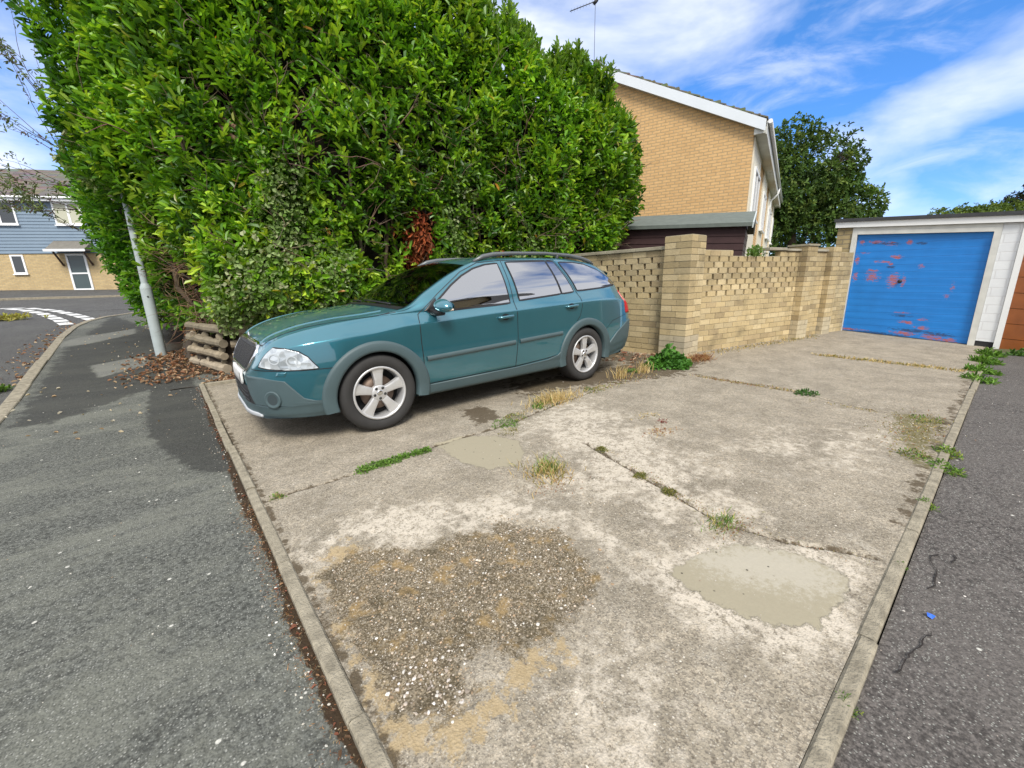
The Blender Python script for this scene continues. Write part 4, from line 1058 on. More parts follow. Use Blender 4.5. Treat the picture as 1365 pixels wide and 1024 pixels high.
def hedge_mask(t, h):
    """0..1 leafiness: bare twiggy hollows low down"""
    H = np.interp(t, HL_, HZ); z = h*H; m = np.ones_like(t)
    def hole(tc, zc, rt, rz, s=1.): 
        d = ((t-tc)/rt)**2+((z-zc)/rz)**2+(fbm(t*3, z*3, 3)-.5)*1.6; return 1-s*np.clip(1.3-d, 0, 1)
    for a in ((HL_[5]-.15, 1.15, .85, 1.0, 1), (HL_[8]+.45, 1.75, .28, .75, 1), (HL_[8]-.2, 1.9, .35, .55, .8), (HL_[8]+.1, 3.3, .35, .4, .8), (HL_[7]+.2, 2.0, .22, .5, .6), (HL_[9]-.6, 1.5, .22, .5, .7),
              (HL_[6]+.4, 3.8, .3, .3, .7), (HL_[9]+.9, 2.0, .2, .5, .6), (HL_[10]-.2, 3.6, .35, .3, .5), (HL_[6]-.3, 2.9, .25, .5, .6), (HL_[7]+.5, 4.2, .3, .5, .5), (HL_[11]+.2, 1.8, .3, .6, .4)): m = m*hole(*a)
    lo = np.clip((z-.35-.35*(t > HL_[5])*(t < HL_[7]))/.3, 0, 1); m = m*lo
    m = m*np.clip(.55+2.0*(fbm(t*2.6+40, z*1.1, 3)-.34), .22, 1)
    return m
hedge = thing('laurel_hedge', 'tall overgrown green laurel hedge behind the teal car', 'hedge', (0, 0, 0))
parts = []
n = 29000
t = HT*RNG.random(n); h = np.where(RNG.random(n) < .86, RNG.random(n), 1+.2*RNG.random(n))
# keep the front face dense, the far flank lighter
keep = (RNG.random(n) < np.where(t < HL_[3], .40, np.where(t > HL_[12], .5, 1))) & (RNG.random(n) < hedge_mask(t, h))
t, h = t[keep], h[keep]; dep = RNG.random(len(t))**2.0*.40-.06
P, O, lump = hedge_pt(t, h, dep); n = len(t); print('rosettes', n)
O = unit(O)+RNG.normal(size=O.shape)*.42; O[:, 2] += .25*(h > .45)
Hh = np.interp(t, HL_, HZ)*h
pal = palette(n, [(.075, .195, .012), (.130, .295, .018), (.205, .390, .024), (.31, .47, .04), (.045, .125, .014)], [3, 4, 4, 2.4, 1.6])
low_ = np.clip((2.6-Hh)/2.2, 0, 1)*(t < HL_[8]+1)*(t > HL_[5]); pal = pal*(1+low_[:, None]*np.array([.55, .30, .4]))
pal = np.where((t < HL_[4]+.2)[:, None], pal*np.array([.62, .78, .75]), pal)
sh = fbm(t*1.2, Hh*1.2+7, 3)[:, None]; pal = pal*(.70+.62*sh)
Ls = (.092+.066*RNG.random(n))*np.where(t < HL_[4], .85, 1)
O[:, 2] += .45*(h > .25)
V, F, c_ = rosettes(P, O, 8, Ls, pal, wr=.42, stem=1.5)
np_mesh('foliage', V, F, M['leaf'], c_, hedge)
# young upright shoots along the crest
n = 900; t = HT*RNG.random(n); h = .93+.22*RNG.random(n); P, O, _l = hedge_pt(t, h, np.full(n, -.02)); parts = []
for k in range(4):
    q = P+np.stack([RNG.normal(size=n)*.02, RNG.normal(size=n)*.02, .06*k+RNG.random(n)*.04], 1)
    parts.append(rosettes(q, np.tile([0, 0, 1.], (n, 1))+RNG.normal(size=(n, 3))*.18, 5, .085+.04*RNG.random(n), palette(n, [(.15, .27, .03), (.19, .32, .05), (.10, .21, .02)], [1, 1, 1]), spread=.55))
V, F, c_ = cat(parts); np_mesh('young_shoot', V, F, M['leaf'], c_, hedge)
# sparse yellow and dead leaves
n = 130; t = HL_[5]+(HL_[12]-HL_[5])*RNG.random(n); h = RNG.random(n)*.8+.1; P, O, _l = hedge_pt(t, h, np.full(n, -.08))
V, F, c_ = rosettes(P, O+RNG.normal(size=O.shape)*.6, 1, .10+.04*RNG.random(n), palette(n, [(.34, .30, .03), (.42, .20, .03), (.26, .28, .05)], [3, .6, 4])); np_mesh('yellow_leaf', V, F, M['leaf'], c_, hedge)
# dead rust-brown clumps
n = 300; parts = []
for (tc, zc, rt, rz, m_) in ((HL_[8]+.42, 1.75, .17, .42, 260), (HL_[8]+.35, 1.15, .12, .2, 60), (HL_[9]+.35, 1.75, .10, .16, 60), (HL_[8]+.45, 2.15, .1, .2, 60)):
    t = tc+RNG.normal(size=m_)*rt*.6; h = (zc+RNG.normal(size=m_)*rz*.6)/6; P, O, _l = hedge_pt(t, h, .02+.18*RNG.random(m_))
    O = O*.4+RNG.normal(size=O.shape)*.3; O[:, 2] -= .8
    parts.append(rosettes(P, O, 3, .10+.04*RNG.random(m_), palette(m_, [(.30, .075, .022), (.22, .05, .018), (.38, .13, .05), (.14, .05, .02)], [3, 2, 1, 1]), wr=.28))
V, F, c_ = cat(parts); np_mesh('dead_foliage', V, F, M['dryleaf'], c_, hedge)
# pale ivy scrambling through the lower front
parts = []
for (tc, zc, rt, rz, m_) in ((HL_[7]+.1, 2.3, .30, .55, 330), (HL_[6]+.65, 1.25, .45, .45, 320), (HL_[9]-.5, 2.1, .25, .6, 220), (HL_[7]+.6, 1.3, .3, .4, 200), (HL_[6]+.25, .85, .35, .25, 170), (HL_[6]+.9, .80, .4, .22, 170), (HL_[10]-.7, 1.9, .35, .5, 220), (HL_[4]+.05, 2.4, .15, 1.0, 160)):
    t = tc+RNG.normal(size=m_)*rt*.6; h = (zc+RNG.normal(size=m_)*rz*.7)/6; h = np.clip(h, .10, 1); P, O, _l = hedge_pt(t, h, -.10+.14*RNG.random(m_))
    O = O+RNG.normal(size=O.shape)*.5; O[:, 2] -= .5
    parts.append(rosettes(P, O, 3, .055+.03*RNG.random(m_), palette(m_, [(.18, .27, .08), (.25, .33, .13), (.13, .23, .04), (.33, .36, .20)], [3, 2, 3, 1]), wr=.75))
V, F, c_ = cat(parts); np_mesh('ivy', V, F, M['leafmatt'], c_, hedge)
# trunks and bare branches
mb = MB()
for tc in np.arange(HL_[4]+.2, HL_[12], .42):
    b0, _, _ = hedge_pt(np.array([tc]), np.array([.03]), np.array([.45])); b0 = b0[0]; z0 = .0
    p = Vector((b0[0], b0[1], .05)); pts = [p.copy()]; dx = random.uniform(-.12, .12); rr = random.uniform(.022, .045)
    for k in range(9):
        hk = (.3+k*.42)/6; q_, _, _ = hedge_pt(np.array([tc+dx*k*.4+random.uniform(-.07, .07)]), np.array([hk]), np.array([.22+random.uniform(-.06, .14)])); pts.append(Vector(q_[0]))
        if random.random() < .7: branch(mb, pts[-1], (random.gauss(0, .6), -.5, random.uniform(.2, .9)), random.uniform(.4, .8), .012, 1, (.17, .12, .08))
    cb = random.choice([(.16, .115, .075), (.24, .19, .14), (.11, .08, .055)])
    mb.tube(pts, [rr*(1.25-.09*i) for i in range(len(pts))], 8, col=cb)
mb.build('trunk', M['bark'], hedge)
mb = MB()       # the bare hollow beside the lamp column
for i in range(430):
    tc = HL_[5]+random.gauss(.02, .42); z = random.uniform(.15, 1.9); b0, o_, _ = hedge_pt(np.array([tc]), np.array([z/6]), np.array([random.uniform(.05, .5)])); 
    branch(mb, b0[0], (random.gauss(0, .8)+.3, random.gauss(0, .6)-.2, random.gauss(-.1, .45)), random.uniform(.25, .65), random.uniform(.003, .008), 1, random.choice([(.19, .12, .07), (.13, .08, .05), (.26, .17, .10)]), wig=.35)
for i in range(260):
    tc = random.uniform(HL_[6], HL_[12]); z = random.uniform(.5, 4.5); b0, o_, _ = hedge_pt(np.array([tc]), np.array([z/6]), np.array([random.uniform(.0, .3)]))
    branch(mb, b0[0], (random.gauss(0, .7), -.3, random.gauss(.5, .5)), random.uniform(.3, .6), random.uniform(.003, .009), 1, random.choice([(.19, .14, .10), (.13, .09, .06)]), wig=.3)
for (px_, pz_) in ((1.05, 3.3), (1.1, 3.15)):
    b0, o_, _ = hedge_pt(np.array([HL_[6]+.45]), np.array([pz_/6]), np.array([.05])); mb.tube([Vector(b0[0])+Vector((-.25, .3, .35)), Vector(b0[0]), Vector(b0[0])+Vector((.06, -.12, -.08))], [.035, .032, .03], 8, col=(.16, .10, .06))
mb.build('twig', M['bark'], hedge)
# added dark backing sheet, its near-black colour standing for shade inside the hedge
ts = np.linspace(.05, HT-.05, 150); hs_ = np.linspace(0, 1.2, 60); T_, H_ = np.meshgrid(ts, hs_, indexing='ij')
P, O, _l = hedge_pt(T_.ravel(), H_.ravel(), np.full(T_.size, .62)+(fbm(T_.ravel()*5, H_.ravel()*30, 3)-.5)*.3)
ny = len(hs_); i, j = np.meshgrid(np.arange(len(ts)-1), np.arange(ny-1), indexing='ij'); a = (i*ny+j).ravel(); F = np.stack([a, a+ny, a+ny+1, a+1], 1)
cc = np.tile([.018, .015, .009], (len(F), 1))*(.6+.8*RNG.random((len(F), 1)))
np_mesh('shade_backing', P, F, M['bark'], cc, hedge, smooth=True)

# twiggy purple-leaved shrub sticking out past the hedge, upper left
shrub = thing('plum_shrub', 'thin twiggy purple-green shrub poking out beyond the left end of the hedge', 'shrub', (0, 0, 0))
mb = MB(); tips = []
for (p0, d0, L) in (((-.7, 9.6, 3.2), (-.45, -.25, .55), 1.3), ((-.8, 9.9, 4.0), (-.3, -.25, .7), 1.3), ((-.75, 9.6, 2.8), (-.8, -.3, .12), .95), ((-.75, 9.8, 2.5), (-.75, -.35, -.05), .8), ((-.55, 9.6, 4.5), (-.1, -.3, .8), 1.0), ((-.8, 9.9, 3.4), (-.75, -.3, .35), 1.1), ((-.8, 9.9, 2.2), (-.6, -.35, .1), .7), ((-.5, 9.8, 5.0), (-.35, -.3, .6), .9)):
    for rep in range(3):
        st_ = len(mb.v); dd = Vector(d0)+Vector((random.gauss(0, .18), random.gauss(0, .18), random.gauss(0, .18)))
        branch(mb, p0, dd, L*random.uniform(.7, 1.0), .006, 2, (.14, .09, .09), wig=.22)
        tips += [mb.v[i] for i in range(st_, len(mb.v), 9)]
mb.build('branch', M['bark'], shrub)
P = np.array(tips); P = P[RNG.random(len(P)) < .95]; P = P+RNG.normal(size=P.shape)*.02; n = len(P)
V, F, c_ = rosettes(P, RNG.normal(size=(n, 3))+np.array([-.5, -.2, .4]), 3, .045+.02*RNG.random(n), palette(n, [(.12, .17, .06), (.14, .10, .09), (.18, .24, .08), (.09, .11, .06)], [3, 1.5, 3, 2]))
np_mesh('foliage', V, F, M['leafmatt'], c_, shrub)

# ------------------------------------------------------------------ LOG RETAINING WALL
logw = thing('log_edging', 'weathered stacked log edging round the foot of the hedge beside the car bonnet', 'log edging', (.70, 7.10, 0))
def logpart(p0, p1, r_, nm='log'):
    q = MB(); p0 = Vector(p0); p1 = Vector(p1); k = 7; pts = [p0.lerp(p1, i/k)+Vector((0, 0, random.uniform(-.008, .008))) for i in range(k+1)]
    cb = random.choice([(.27, .225, .16), (.32, .27, .20), (.21, .18, .13)])
    q.tube(pts, [r_*random.uniform(.82, 1.12) for _ in pts], 9, col=cb, smooth=False); q.build(nm, M['wood'], logw)
for i, z in enumerate((.10, .285, .47, .655)):
    jx = random.uniform(-.04, .04)
    logpart((-.10+jx, .02, z), (-.42+jx, 1.15, z+.03), .058 if i % 2 else .068); logpart((-.04, -.03+jx*.5, z-.01), (1.55, -.22, z-.02), .068 if i % 2 else .058)
for (x, y) in ((-.14, .18), (-.28, .62), (-.40, 1.05), (.12, -.02), (.62, -.10), (1.15, -.16)):
    for z in (.19, .375, .56): logpart((x, y-.07, z), (x+.03, y+.16, z), .045, 'spacer_log')
bxs = np.arange(-.1, 6.6, .12); bys = np.arange(6.52, 9.6, .12)
def zb_(x, y):
    line = np.where(x < .62, 7.1+(.62-x)*2.8, 7.1-.12*(x-.62))
    return -.01+.62*np.clip((y-line-.06)/.22, 0, 1)*np.clip((x-.12)/.15, 0, 1)+.06*fbm(x*3, y*3)
tag(grid_mesh('flower_bed_soil', bxs, bys, zb_, simple('dark_soil', (.045, .032, .02), .95, noise=.5, nscale=12, bump=.8), kind='structure'), kind='structure')

# ------------------------------------------------------------------ LEAF LITTER (stuff)
def litter(name, P, zf, cols, wts, size=.05):
    n = len(P); z = zf(P[:, 0], P[:, 1]); B = np.stack([P[:, 0], P[:, 1], z+.006+.02*RNG.random(n)**2], 1)
    D = RNG.normal(size=(n, 3)); D[:, 2] *= .25; Nn = RNG.normal(size=(n, 3))*.35+np.array([0, 0, 1])
    L = size*(.6+.8*RNG.random(n)); V, F, c_ = leaves(B, D, Nn, L, L*(.4+.25*RNG.random(n)), palette(n, cols, wts), fold=.5, droop=.2)
    return tag(np_mesh(name, V, F, M['dryleaf'], c_), kind='stuff')
LC = [(.30, .15, .08), (.22, .11, .06), (.38, .25, .15), (.17, .10, .06), (.50, .38, .25)]
P = np.stack([RNG.normal(-.02, .30, 1500), 6.95+2.4*RNG.random(1500)], 1)[:650]; P = P[(P[:, 0] > -.75) & (P[:, 0] < .62)]
litter('fallen_leaves', P, lambda x, y: np.maximum(terr(x, y), np.where(x > .15, zb_(x, y), -9)), LC, [3, 3, 2, 2, 1], .055)
P = np.stack([.25+.9*RNG.random(420), 6.50+.62*RNG.random(420)], 1); litter('fallen_leaves', P, lambda x, y: x*0+.02, LC, [2, 2, 2, 3, 2], .045)
P = np.stack([5.9-1.1*RNG.random(260)**1.8, 3.2+2.6*RNG.random(260)], 1); litter('fallen_leaves', P, pad_z, [(.42, .28, .18), (.30, .14, .09), (.5, .38, .26), (.2, .12, .08)], [2, 3, 1, 2], .06)
y_ = 8+9*RNG.random(160); P = np.stack([kx(y_)-.03-.35*RNG.random(160)**1.8, y_], 1); litter('fallen_leaves', P, lambda x, y: terr(x, y)-.05, LC, [2, 3, 2, 2, 2], .05)
P = np.stack([-1.4+1.6*RNG.random(120), 5+9*RNG.random(120)], 1); litter('fallen_leaves', P, pz, [(.45, .38, .26), (.35, .25, .15), (.55, .5, .4)], [2, 2, 1], .035)
P = np.stack([.195-.035*RNG.random(150), .6+5.8*RNG.random(150)], 1); litter('fallen_leaves', P, pz, [(.20, .08, .05), (.12, .07, .04), (.3, .18, .1)], [3, 3, 1], .018)

# ------------------------------------------------------------------ LAMP COLUMN
lamp = thing('lamp_post', 'pale grey tapering lamp column with a thicker base standing at the end of the hedge', 'lamp post', (-.145, 9.19, float(terr(-.145, 9.19))-.03))
GAL = simple('galvanised_grey_paint', (.36, .41, .41), .55, noise=.18, nscale=7, bump=.15)
q = MB(); q.lathe([(.078, 0), (.078, 1.12), (.076, 1.15), (.050, 1.21)], 28, 'z'); q.lathe([(.080, .36), (.0805, .365), (.0795, .37)], 28, 'z'); q.build('base_column', GAL, lamp)
q = MB(); q.lathe([(.048, 1.20), (.043, 2.6), (.038, 4.6)], 24, 'z'); q.build('shaft', GAL, lamp)
q = MB(); q.tube([(0, 0, 4.6), (.03, 0, 4.8), (.12, 0, 4.9), (.3, 0, 4.92)], .028, 10); q.build('bracket', GAL, lamp)
q = MB(); q.lathe([(0, .05), (.10, .03), (.13, -.02), (.11, -.07), (0, -.09)], 20, 'z', T=lambda x, y, z: (x*1.6+.42, y, z+4.9)); q.build('lantern', GAL, lamp)
q = MB(); q.lathe([(0, .012), (.010, .010), (.012, 0)], 12, 'y', T=lambda x, y, z: (x, -.078-y, z+1.0)); q.build('door_lock', BLK, lamp)

# ------------------------------------------------------------------ BRICK WALLS (real bricks)
def yb():
    a = random.random(); base = (.50, .395, .22) if a < .6 else ((.56, .455, .27) if a < .85 else (.41, .32, .185)); k = random.uniform(.82, 1.12); return tuple(c_*k for c_ in base)
MORT = (.40, .35, .245)
def brick_run(mb, L, rows, th=.10, mod=.245, ch=.0905, holes=(), z0=0, x0=0, y0=0, zskip=None, coltone=1, endsolid=.0):
    """local x along, y thickness (front at y0), bricks individually laid"""
    for r_ in range(rows):
        za = z0+r_*ch; off = (mod/2 if r_ % 2 else 0); x = x0-off
        hole = r_ in holes; gap = .048 if hole else .009
        while x < x0+L-.02:
            a = max(x, x0); b = min(x+mod-gap, x0+L)
            solid_l = a-x0 < endsolid; 
            if b-a > .02:
                j = random.uniform(-.0025, .0025); kf = 1 if za < 1.15 else random.uniform(.78, .96); cb = tuple(min(1, c_*coltone*kf) for c_ in yb())
                mb.box(a, b if not (hole and solid_l) else min(b+gap-.009, x0+L), y0+j, y0+th, za, za+ch-.009, cb)
            x += mod
        if not hole: mb.box(x0+.004, x0+L-.004, y0+.006, y0+th-.006, za-.004, za+ch, MORT)
        else: mb.box(x0+.004, x0+L-.004, y0+.006, y0+th-.006, za+ch-.0092, za+ch+.0005, MORT)
HOLES = (10, 11, 12, 13, 14, 15, 16)
def wall_thing(nm, label, loc, rz): return thing(nm, label, 'garden wall', loc, rz)
# wall behind the car: runs from the pillar away along +y  (front faces -x)
wl = wall_thing('brick_wall', 'yellow brick garden wall with rows of open gaps and a stone coping, behind the tail of the car', (6.0, 7.4, 0), R(-90))
q = MB(); brick_run(q, 3.92, 18, holes=HOLES); q.build('brickwork', M['brick'], wl)
q = MB()
for k in range(7): q.box(k*.56+.002, k*.56+.555, -.035, .135, 1.631, 1.682, (.33, .30, .22))
q.build('coping', M['brick'], wl, bevel=.006)
# pillar
pw = thing('brick_pillar', 'tall square yellow brick pillar at the corner of the garden wall', 'brick pillar', (5.90, 3.48, 0), R(-90))
def pillar(mb, wx, wy, rows, ch=.0905):
    for r_ in range(rows):
        za = r_*ch; n_ = 2 if r_ % 2 else 1
        seg = [(0, .24), (.249, wx)] if r_ % 2 else [(0, wx-.249), (wx-.24, wx)]
        segy = [(0, wy-.249), (wy-.24, wy)] if r_ % 2 else [(0, .24), (.249, wy)]
        for i, (a, b) in enumerate(seg):
            for jn, (c_, d) in enumerate(segy):
                jt = random.uniform(-.002, .002); kk = yb(); kf = random.uniform(.66, .92); kk = tuple(c2*kf for c2 in kk) if r_ > rows-7 else (tuple(c2*.6+.4*e2 for c2, e2 in zip(kk, (.50, .48, .40))) if r_ < 4 else kk); mb.box(a+(jt if a == 0 else 0), b, c_+(jt if c_ == 0 else 0), d, za, za+ch-.009, kk)
        mb.box(.006, wx-.006, .006, wy-.006, za-.004, za+ch, MORT)
q = MB(); pillar(q, .42, .42, 20); q.build('brickwork', M['brick'], pw)
# wall on the right of the pillar
WD = math.atan2(-.194, .981); 
wr = wall_thing('brick_wall', 'yellow brick garden wall with open gaps, right of the tall pillar', (6.32, 3.30, 0), WD)
q = MB(); brick_run(q, 3.02, 17, holes=HOLES[:-1]+(16,), endsolid=0); brick_run(q, 1.05, 1, z0=17*.0905); brick_run(q, .62, 1, z0=17*.0905, x0=2.4); q.build('brickwork', M['brick'], wr)
q = MB()
for a, b, tl in ((2.02, 2.55, .02), (2.56, 3.02, -.005)): q.box(a, b, -.03, .13, 1.634+tl*.3, 1.675+tl*.6, (.36, .33, .26))
q.build('coping', M['brick'], wr, bevel=.006)
dW = Vector((math.cos(WD), math.sin(WD), 0)); nW_ = Vector((math.sin(WD), -math.cos(WD), 0))
base = Vector((6.32, 3.30, 0))
p1_ = base+dW*3.03+nW_*.13; pp = thing('brick_pillar', 'slim brick pillar midway between the perforated wall and the blue garage', 'brick pillar', p1_, WD)
q = MB(); pillar(q, .34, .34, 19); q.box(-.02, .36, -.02, .36, 1.722, 1.755, (.31, .28, .2)); q.build('brickwork', M['brick'], pp)
w3 = wall_thing('brick_wall', 'short plain stretch of brick wall with a coping between two slim pillars next to the blue garage', base+dW*3.38, WD)
q = MB(); brick_run(q, .62, 18); q.build('brickwork', M['brick'], w3); q = MB(); q.box(0, .61, -.03, .13, 1.632, 1.675, (.36, .33, .26)); q.build('coping', M['brick'], w3, bevel=.006)
p2_ = base+dW*4.01+nW_*.10; p3 = thing('brick_pillar', 'slim weathered brick pillar standing hard against the left of the blue garage', 'brick pillar', p2_, WD)
q = MB(); pillar(q, .30, .30, 19); q.build('brickwork', M['brick'], p3)
w4 = wall_thing('brick_wall', 'very short end of brick wall joining the last pillar to the blue garage', base+dW*4.33, WD)
q = MB(); brick_run(q, .72, 18); q.build('brickwork', M['brick'], w4)

# ------------------------------------------------------------------ GARAGES
def brick_node(name, c1, c2, mort, ax=('Y', 'Z'), bw=.225, rh=.075, ms=.010, var=.3, painted=False, rough=.9, dirt=.25):
    m, nt, b = mat(name); g = G(nt)
    sp = N(nt, 'ShaderNodeSeparateXYZ'); nt.links.new(g.t, sp.inputs[0]); cb = N(nt, 'ShaderNodeCombineXYZ')
    nt.links.new(sp.outputs['XYZ'.index(ax[0])], cb.inputs[0]); nt.links.new(sp.outputs['XYZ'.index(ax[1])], cb.inputs[1])
    br = N(nt, 'ShaderNodeTexBrick'); br.inputs['Scale'].default_value = 1; br.inputs['Brick Width'].default_value = bw; br.inputs['Row Height'].default_value = rh
    br.inputs['Mortar Size'].default_value = ms; br.inputs['Mortar Smooth'].default_value = .2; br.inputs['Bias'].default_value = -.2
    br.inputs['Color1'].default_value = (*c1, 1); br.inputs['Color2'].default_value = (*c2, 1); br.inputs['Mortar'].default_value = (*mort, 1)
    nt.links.new(cb.outputs[0], br.inputs['Vector'])
    c_ = br.outputs['Color']
    c_ = g.mix(1, c_, g.mix(g.noise(9, 5, .6), (1-var,)*3, (1+var,)*3), 'MULTIPLY')
    c_ = g.mix(g.ss(g.noise(1.1, 5, .6), .5, .75, 0, dirt), c_, (.16, .12, .07))
    g.lk(c_, b.inputs['Base Color']); b.inputs['Roughness'].default_value = rough; b.inputs['Specular IOR Level'].default_value = .25
    iv = g.math('SUBTRACT', 1, br.outputs['Fac']); g.bump(iv, .8 if not painted else .5, .006, b); return m
def GZ(y, z): return z-.068*(2.5-y)+.01      # the block steps down gently to the right
GB = brick_node('garage_brick', (.38, .30, .16), (.30, .24, .13), (.22, .19, .13), rh=.0905, bw=.245)
WB = brick_node('white_painted_brick', (.74, .76, .77), (.70, .72, .74), (.68, .69, .70), rh=.15, bw=.30, painted=True, var=.08, dirt=.1)
FELT = simple('roofing_felt', (.045, .047, .05), .85, noise=.4, nscale=8, bump=.4)
def flaky():
    m, nt, b = mat('flaking_blue_door_paint'); g = G(nt)
    at = g.sepc(g.attr('A').outputs['Color'])
    bl = g.mix(g.noise(4, 5), (.006, .155, .50), (.009, .225, .68))
    v = g.map(scale=(1, 1.0, 4.5)); nz = g.math('MULTIPLY_ADD', g.noise(13, 9, .78, vec=v), 2.6, -1.35)
    mk = g.ss(g.math('ADD', at[0], nz), .50, .56)
    c_ = g.mix(mk, bl, g.mix(g.noise(12, 4), (.36, .07, .075), (.45, .17, .17)))
    mk2 = g.ss(g.math('ADD', at[1], nz), .52, .60); c_ = g.mix(g.math('MULTIPLY', mk2, .8), c_, (.02, .035, .09))
    sp = N(nt, 'ShaderNodeSeparateXYZ'); nt.links.new(g.t, sp.inputs[0])
    w_ = N(nt, 'ShaderNodeMath', operation='FRACT'); dv = N(nt, 'ShaderNodeMath', operation='MULTIPLY'); dv.inputs[1].default_value = 1/.135; nt.links.new(sp.outputs[2], dv.inputs[0]); nt.links.new(dv.outputs[0], w_.inputs[0])
    ln = g.ss(g.math('ABSOLUTE', g.math('SUBTRACT', w_.outputs[0], .5)), .455, .485)
    c_ = g.mix(g.math('MULTIPLY', ln, .30), c_, (.004, .05, .18))
    g.lk(c_, b.inputs['Base Color']); b.inputs['Roughness'].default_value = .5
    p = g.bump(ln, .35, -.004, None); g.bump(g.math('MULTIPLY', mk, -1), .5, .003, b, p); return m
gar = thing('garage', 'flat-roofed garage with a blue up-and-over door whose paint is flaking to red', 'garage', (11.3, 1.2, 0))
def gbx(mb, x0, x1, y0, y1, z0, z1, col=(.5, .5, .5)):
    mb.box(x0, x1, y0, y1, z0, z1, col, T=lambda x, y, z: (x, y, GZ(y+1.2, z)))
q = MB(); gbx(q, 0, 5.2, 1.20, 1.46, -.1, 2.12); gbx(q, 4.95, 5.195, -1.08, 1.195, -.1, 2.12); q.build('brick_wall', GB, gar)
q = MB(); gbx(q, 0, 5.2, -1.088, -.865, .10, 2.12); q.build('painted_pier', WB, gar)
q = MB(); gbx(q, .01, .5, -1.084, -.868, -.1, .098); q.build('damp_course', simple('black_bitumen', (.02, .02, .022), .8), gar)
q = MB(); gbx(q, -.06, -.035, -1.088, 1.50, 2.125, 2.235); q.build('fascia', M['white'], gar)
q = MB(); gbx(q, -.09, 5.3, -1.088, 1.53, 2.237, 2.30); gbx(q, -.034, 5.25, -1.088, 1.47, 2.123, 2.236); q.build('roof', FELT, gar)
OFFW = simple('dirty_white_frame', (.60, .60, .56), .6, noise=.25, nscale=6)
q = MB(); gbx(q, -.02, .07, 1.115, 1.198, -.02, 2.06); gbx(q, -.02, .07, -.863, -.775, -.06, 2.06); gbx(q, -.022, .07, -.775, 1.115, 1.985, 2.058); gbx(q, -.012, .07, -.863, 1.2, 2.060, 2.122); q.build('door_frame', OFFW, gar)
ysd = np.linspace(-.77, 1.11, 120); zsd = np.linspace(.015, 1.98, 130); Y_, Z_ = np.meshgrid(ysd, zsd, indexing='ij')
yy, zz = Y_.ravel(), Z_.ravel()
BL = [(1.02, 1.83, .07, .06), (.80, 1.83, .16, .05), (.58, 1.80, .14, .05), (.30, 1.83, .07, .06), (.95, 1.62, .10, .03), (1.06, 1.48, .05, .13), (.66, 1.45, .2, .03), (.45, 1.55, .14, .05), (.52, 1.42, .07, .05), (.06, 1.38, .07, .05), (1.05, 1.15, .06, .12), (.76, 1.15, .15, .13), (.78, 1.28, .14, .03), (.43, 1.10, .13, .19), (.28, 1.08, .05, .13),
      (-.42, 1.02, .05, .10), (-.36, .85, .06, .05), (.10, .30, .16, .04), (-.12, .22, .14, .05), (.12, .08, .28, .07), (-.30, .06, .26, .10), (-.5, .03, .2, .07), (-.12, .38, .1, .04), (1.0, .05, .4, .04), (.2, .48, .2, .02)]
a_ = np.zeros(len(yy))
for (y0, z0, ry_, rz_) in BL: a_ = np.maximum(a_, .71*np.exp(-(((yy-y0)/ry_)**2+((zz-z0)/rz_)**2)*.8))
b_ = np.zeros(len(yy))
for (y0, z0, ry_, rz_) in ((.62, 1.80, .35, .035), (.12, 1.80, .12, .04), (.5, 1.35, .1, .04), (0, .15, .5, .05), (-.4, .13, .35, .05), (.2, .42, .2, .03), (.5, .03, .8, .03)): b_ = np.maximum(b_, .8*np.exp(-(((yy-y0)/ry_)**2+((zz-z0)/rz_)**2)))
Vd = np.stack([np.full(len(yy), .045)+.004*np.abs(((zz/.135) % 1)-.5), yy, GZ(yy+1.2, zz)], 1)
i, j = np.meshgrid(np.arange(119), np.arange(129), indexing='ij'); a = (i*130+j).ravel(); F = np.stack([a, a+1, a+131, a+130], 1)
dr = np_mesh('door', Vd, F, flaky(), parent=gar, smooth=False, attrs={'A': np.stack([a_, b_, a_*0, a_*0+1], 1)})
q = MB(); q.box(.052, .075, -.77, 1.11, .0, 1.98, T=lambda x, y, z: (x, y, GZ(y+1.2, z))); q.build('door_back', BLK, dr)
q = MB(); q.lathe([(0, .03), (.022, .03), (.03, .01), (.035, 0)], 16, 'y', T=lambda x, y, z: (.044-y, x+.33, z+1.03)); q.build('handle', BLK, dr)
# next garage
gar2 = thing('garage', 'garage with a varnished orange-brown door, cut off by the right photo edge', 'garage', (11.3, -1.5, 0))
def g2(mb, x0, x1, y0, y1, z0, z1): mb.box(x0, x1, y0, y1, z0, z1, T=lambda x, y, z: (x, y, GZ(y-1.5, z)))
q = MB(); g2(q, 0, 5.2, -1.4, -1.12, -.1, 2.12); g2(q, 4.95, 5.2, -1.12, 1.6, -.1, 2.12); q.build('brick_wall', GB, gar2)
q = MB(); g2(q, -.03, .08, 1.53, 1.608, -.12, 2.12); g2(q, -.03, .08, -1.12, -1.03, -.12, 2.12); g2(q, -.031, .08, -1.03, 1.53, 2.03, 2.121); q.build('door_frame', M['white'], gar2)
q = MB()
for k in range(8): g2(q, .03+.002*(k % 2), .07, -1.03, 1.53, -.08+k*.264, -.08+k*.264+.256)
q.build('door', simple('varnished_timber', (.25, .075, .015), .35, noise=.35, nscale=6, coat=.3), gar2)
q = MB(); g2(q, -.06, -.035, -1.45, 1.608, 2.125, 2.235); q.build('fascia', M['white'], gar2)
q = MB(); g2(q, -.09, 5.3, -1.47, 1.608, 2.237, 2.30); g2(q, -.034, 5.25, -1.45, 1.608, 2.123, 2.236); q.build('roof', FELT, gar2)

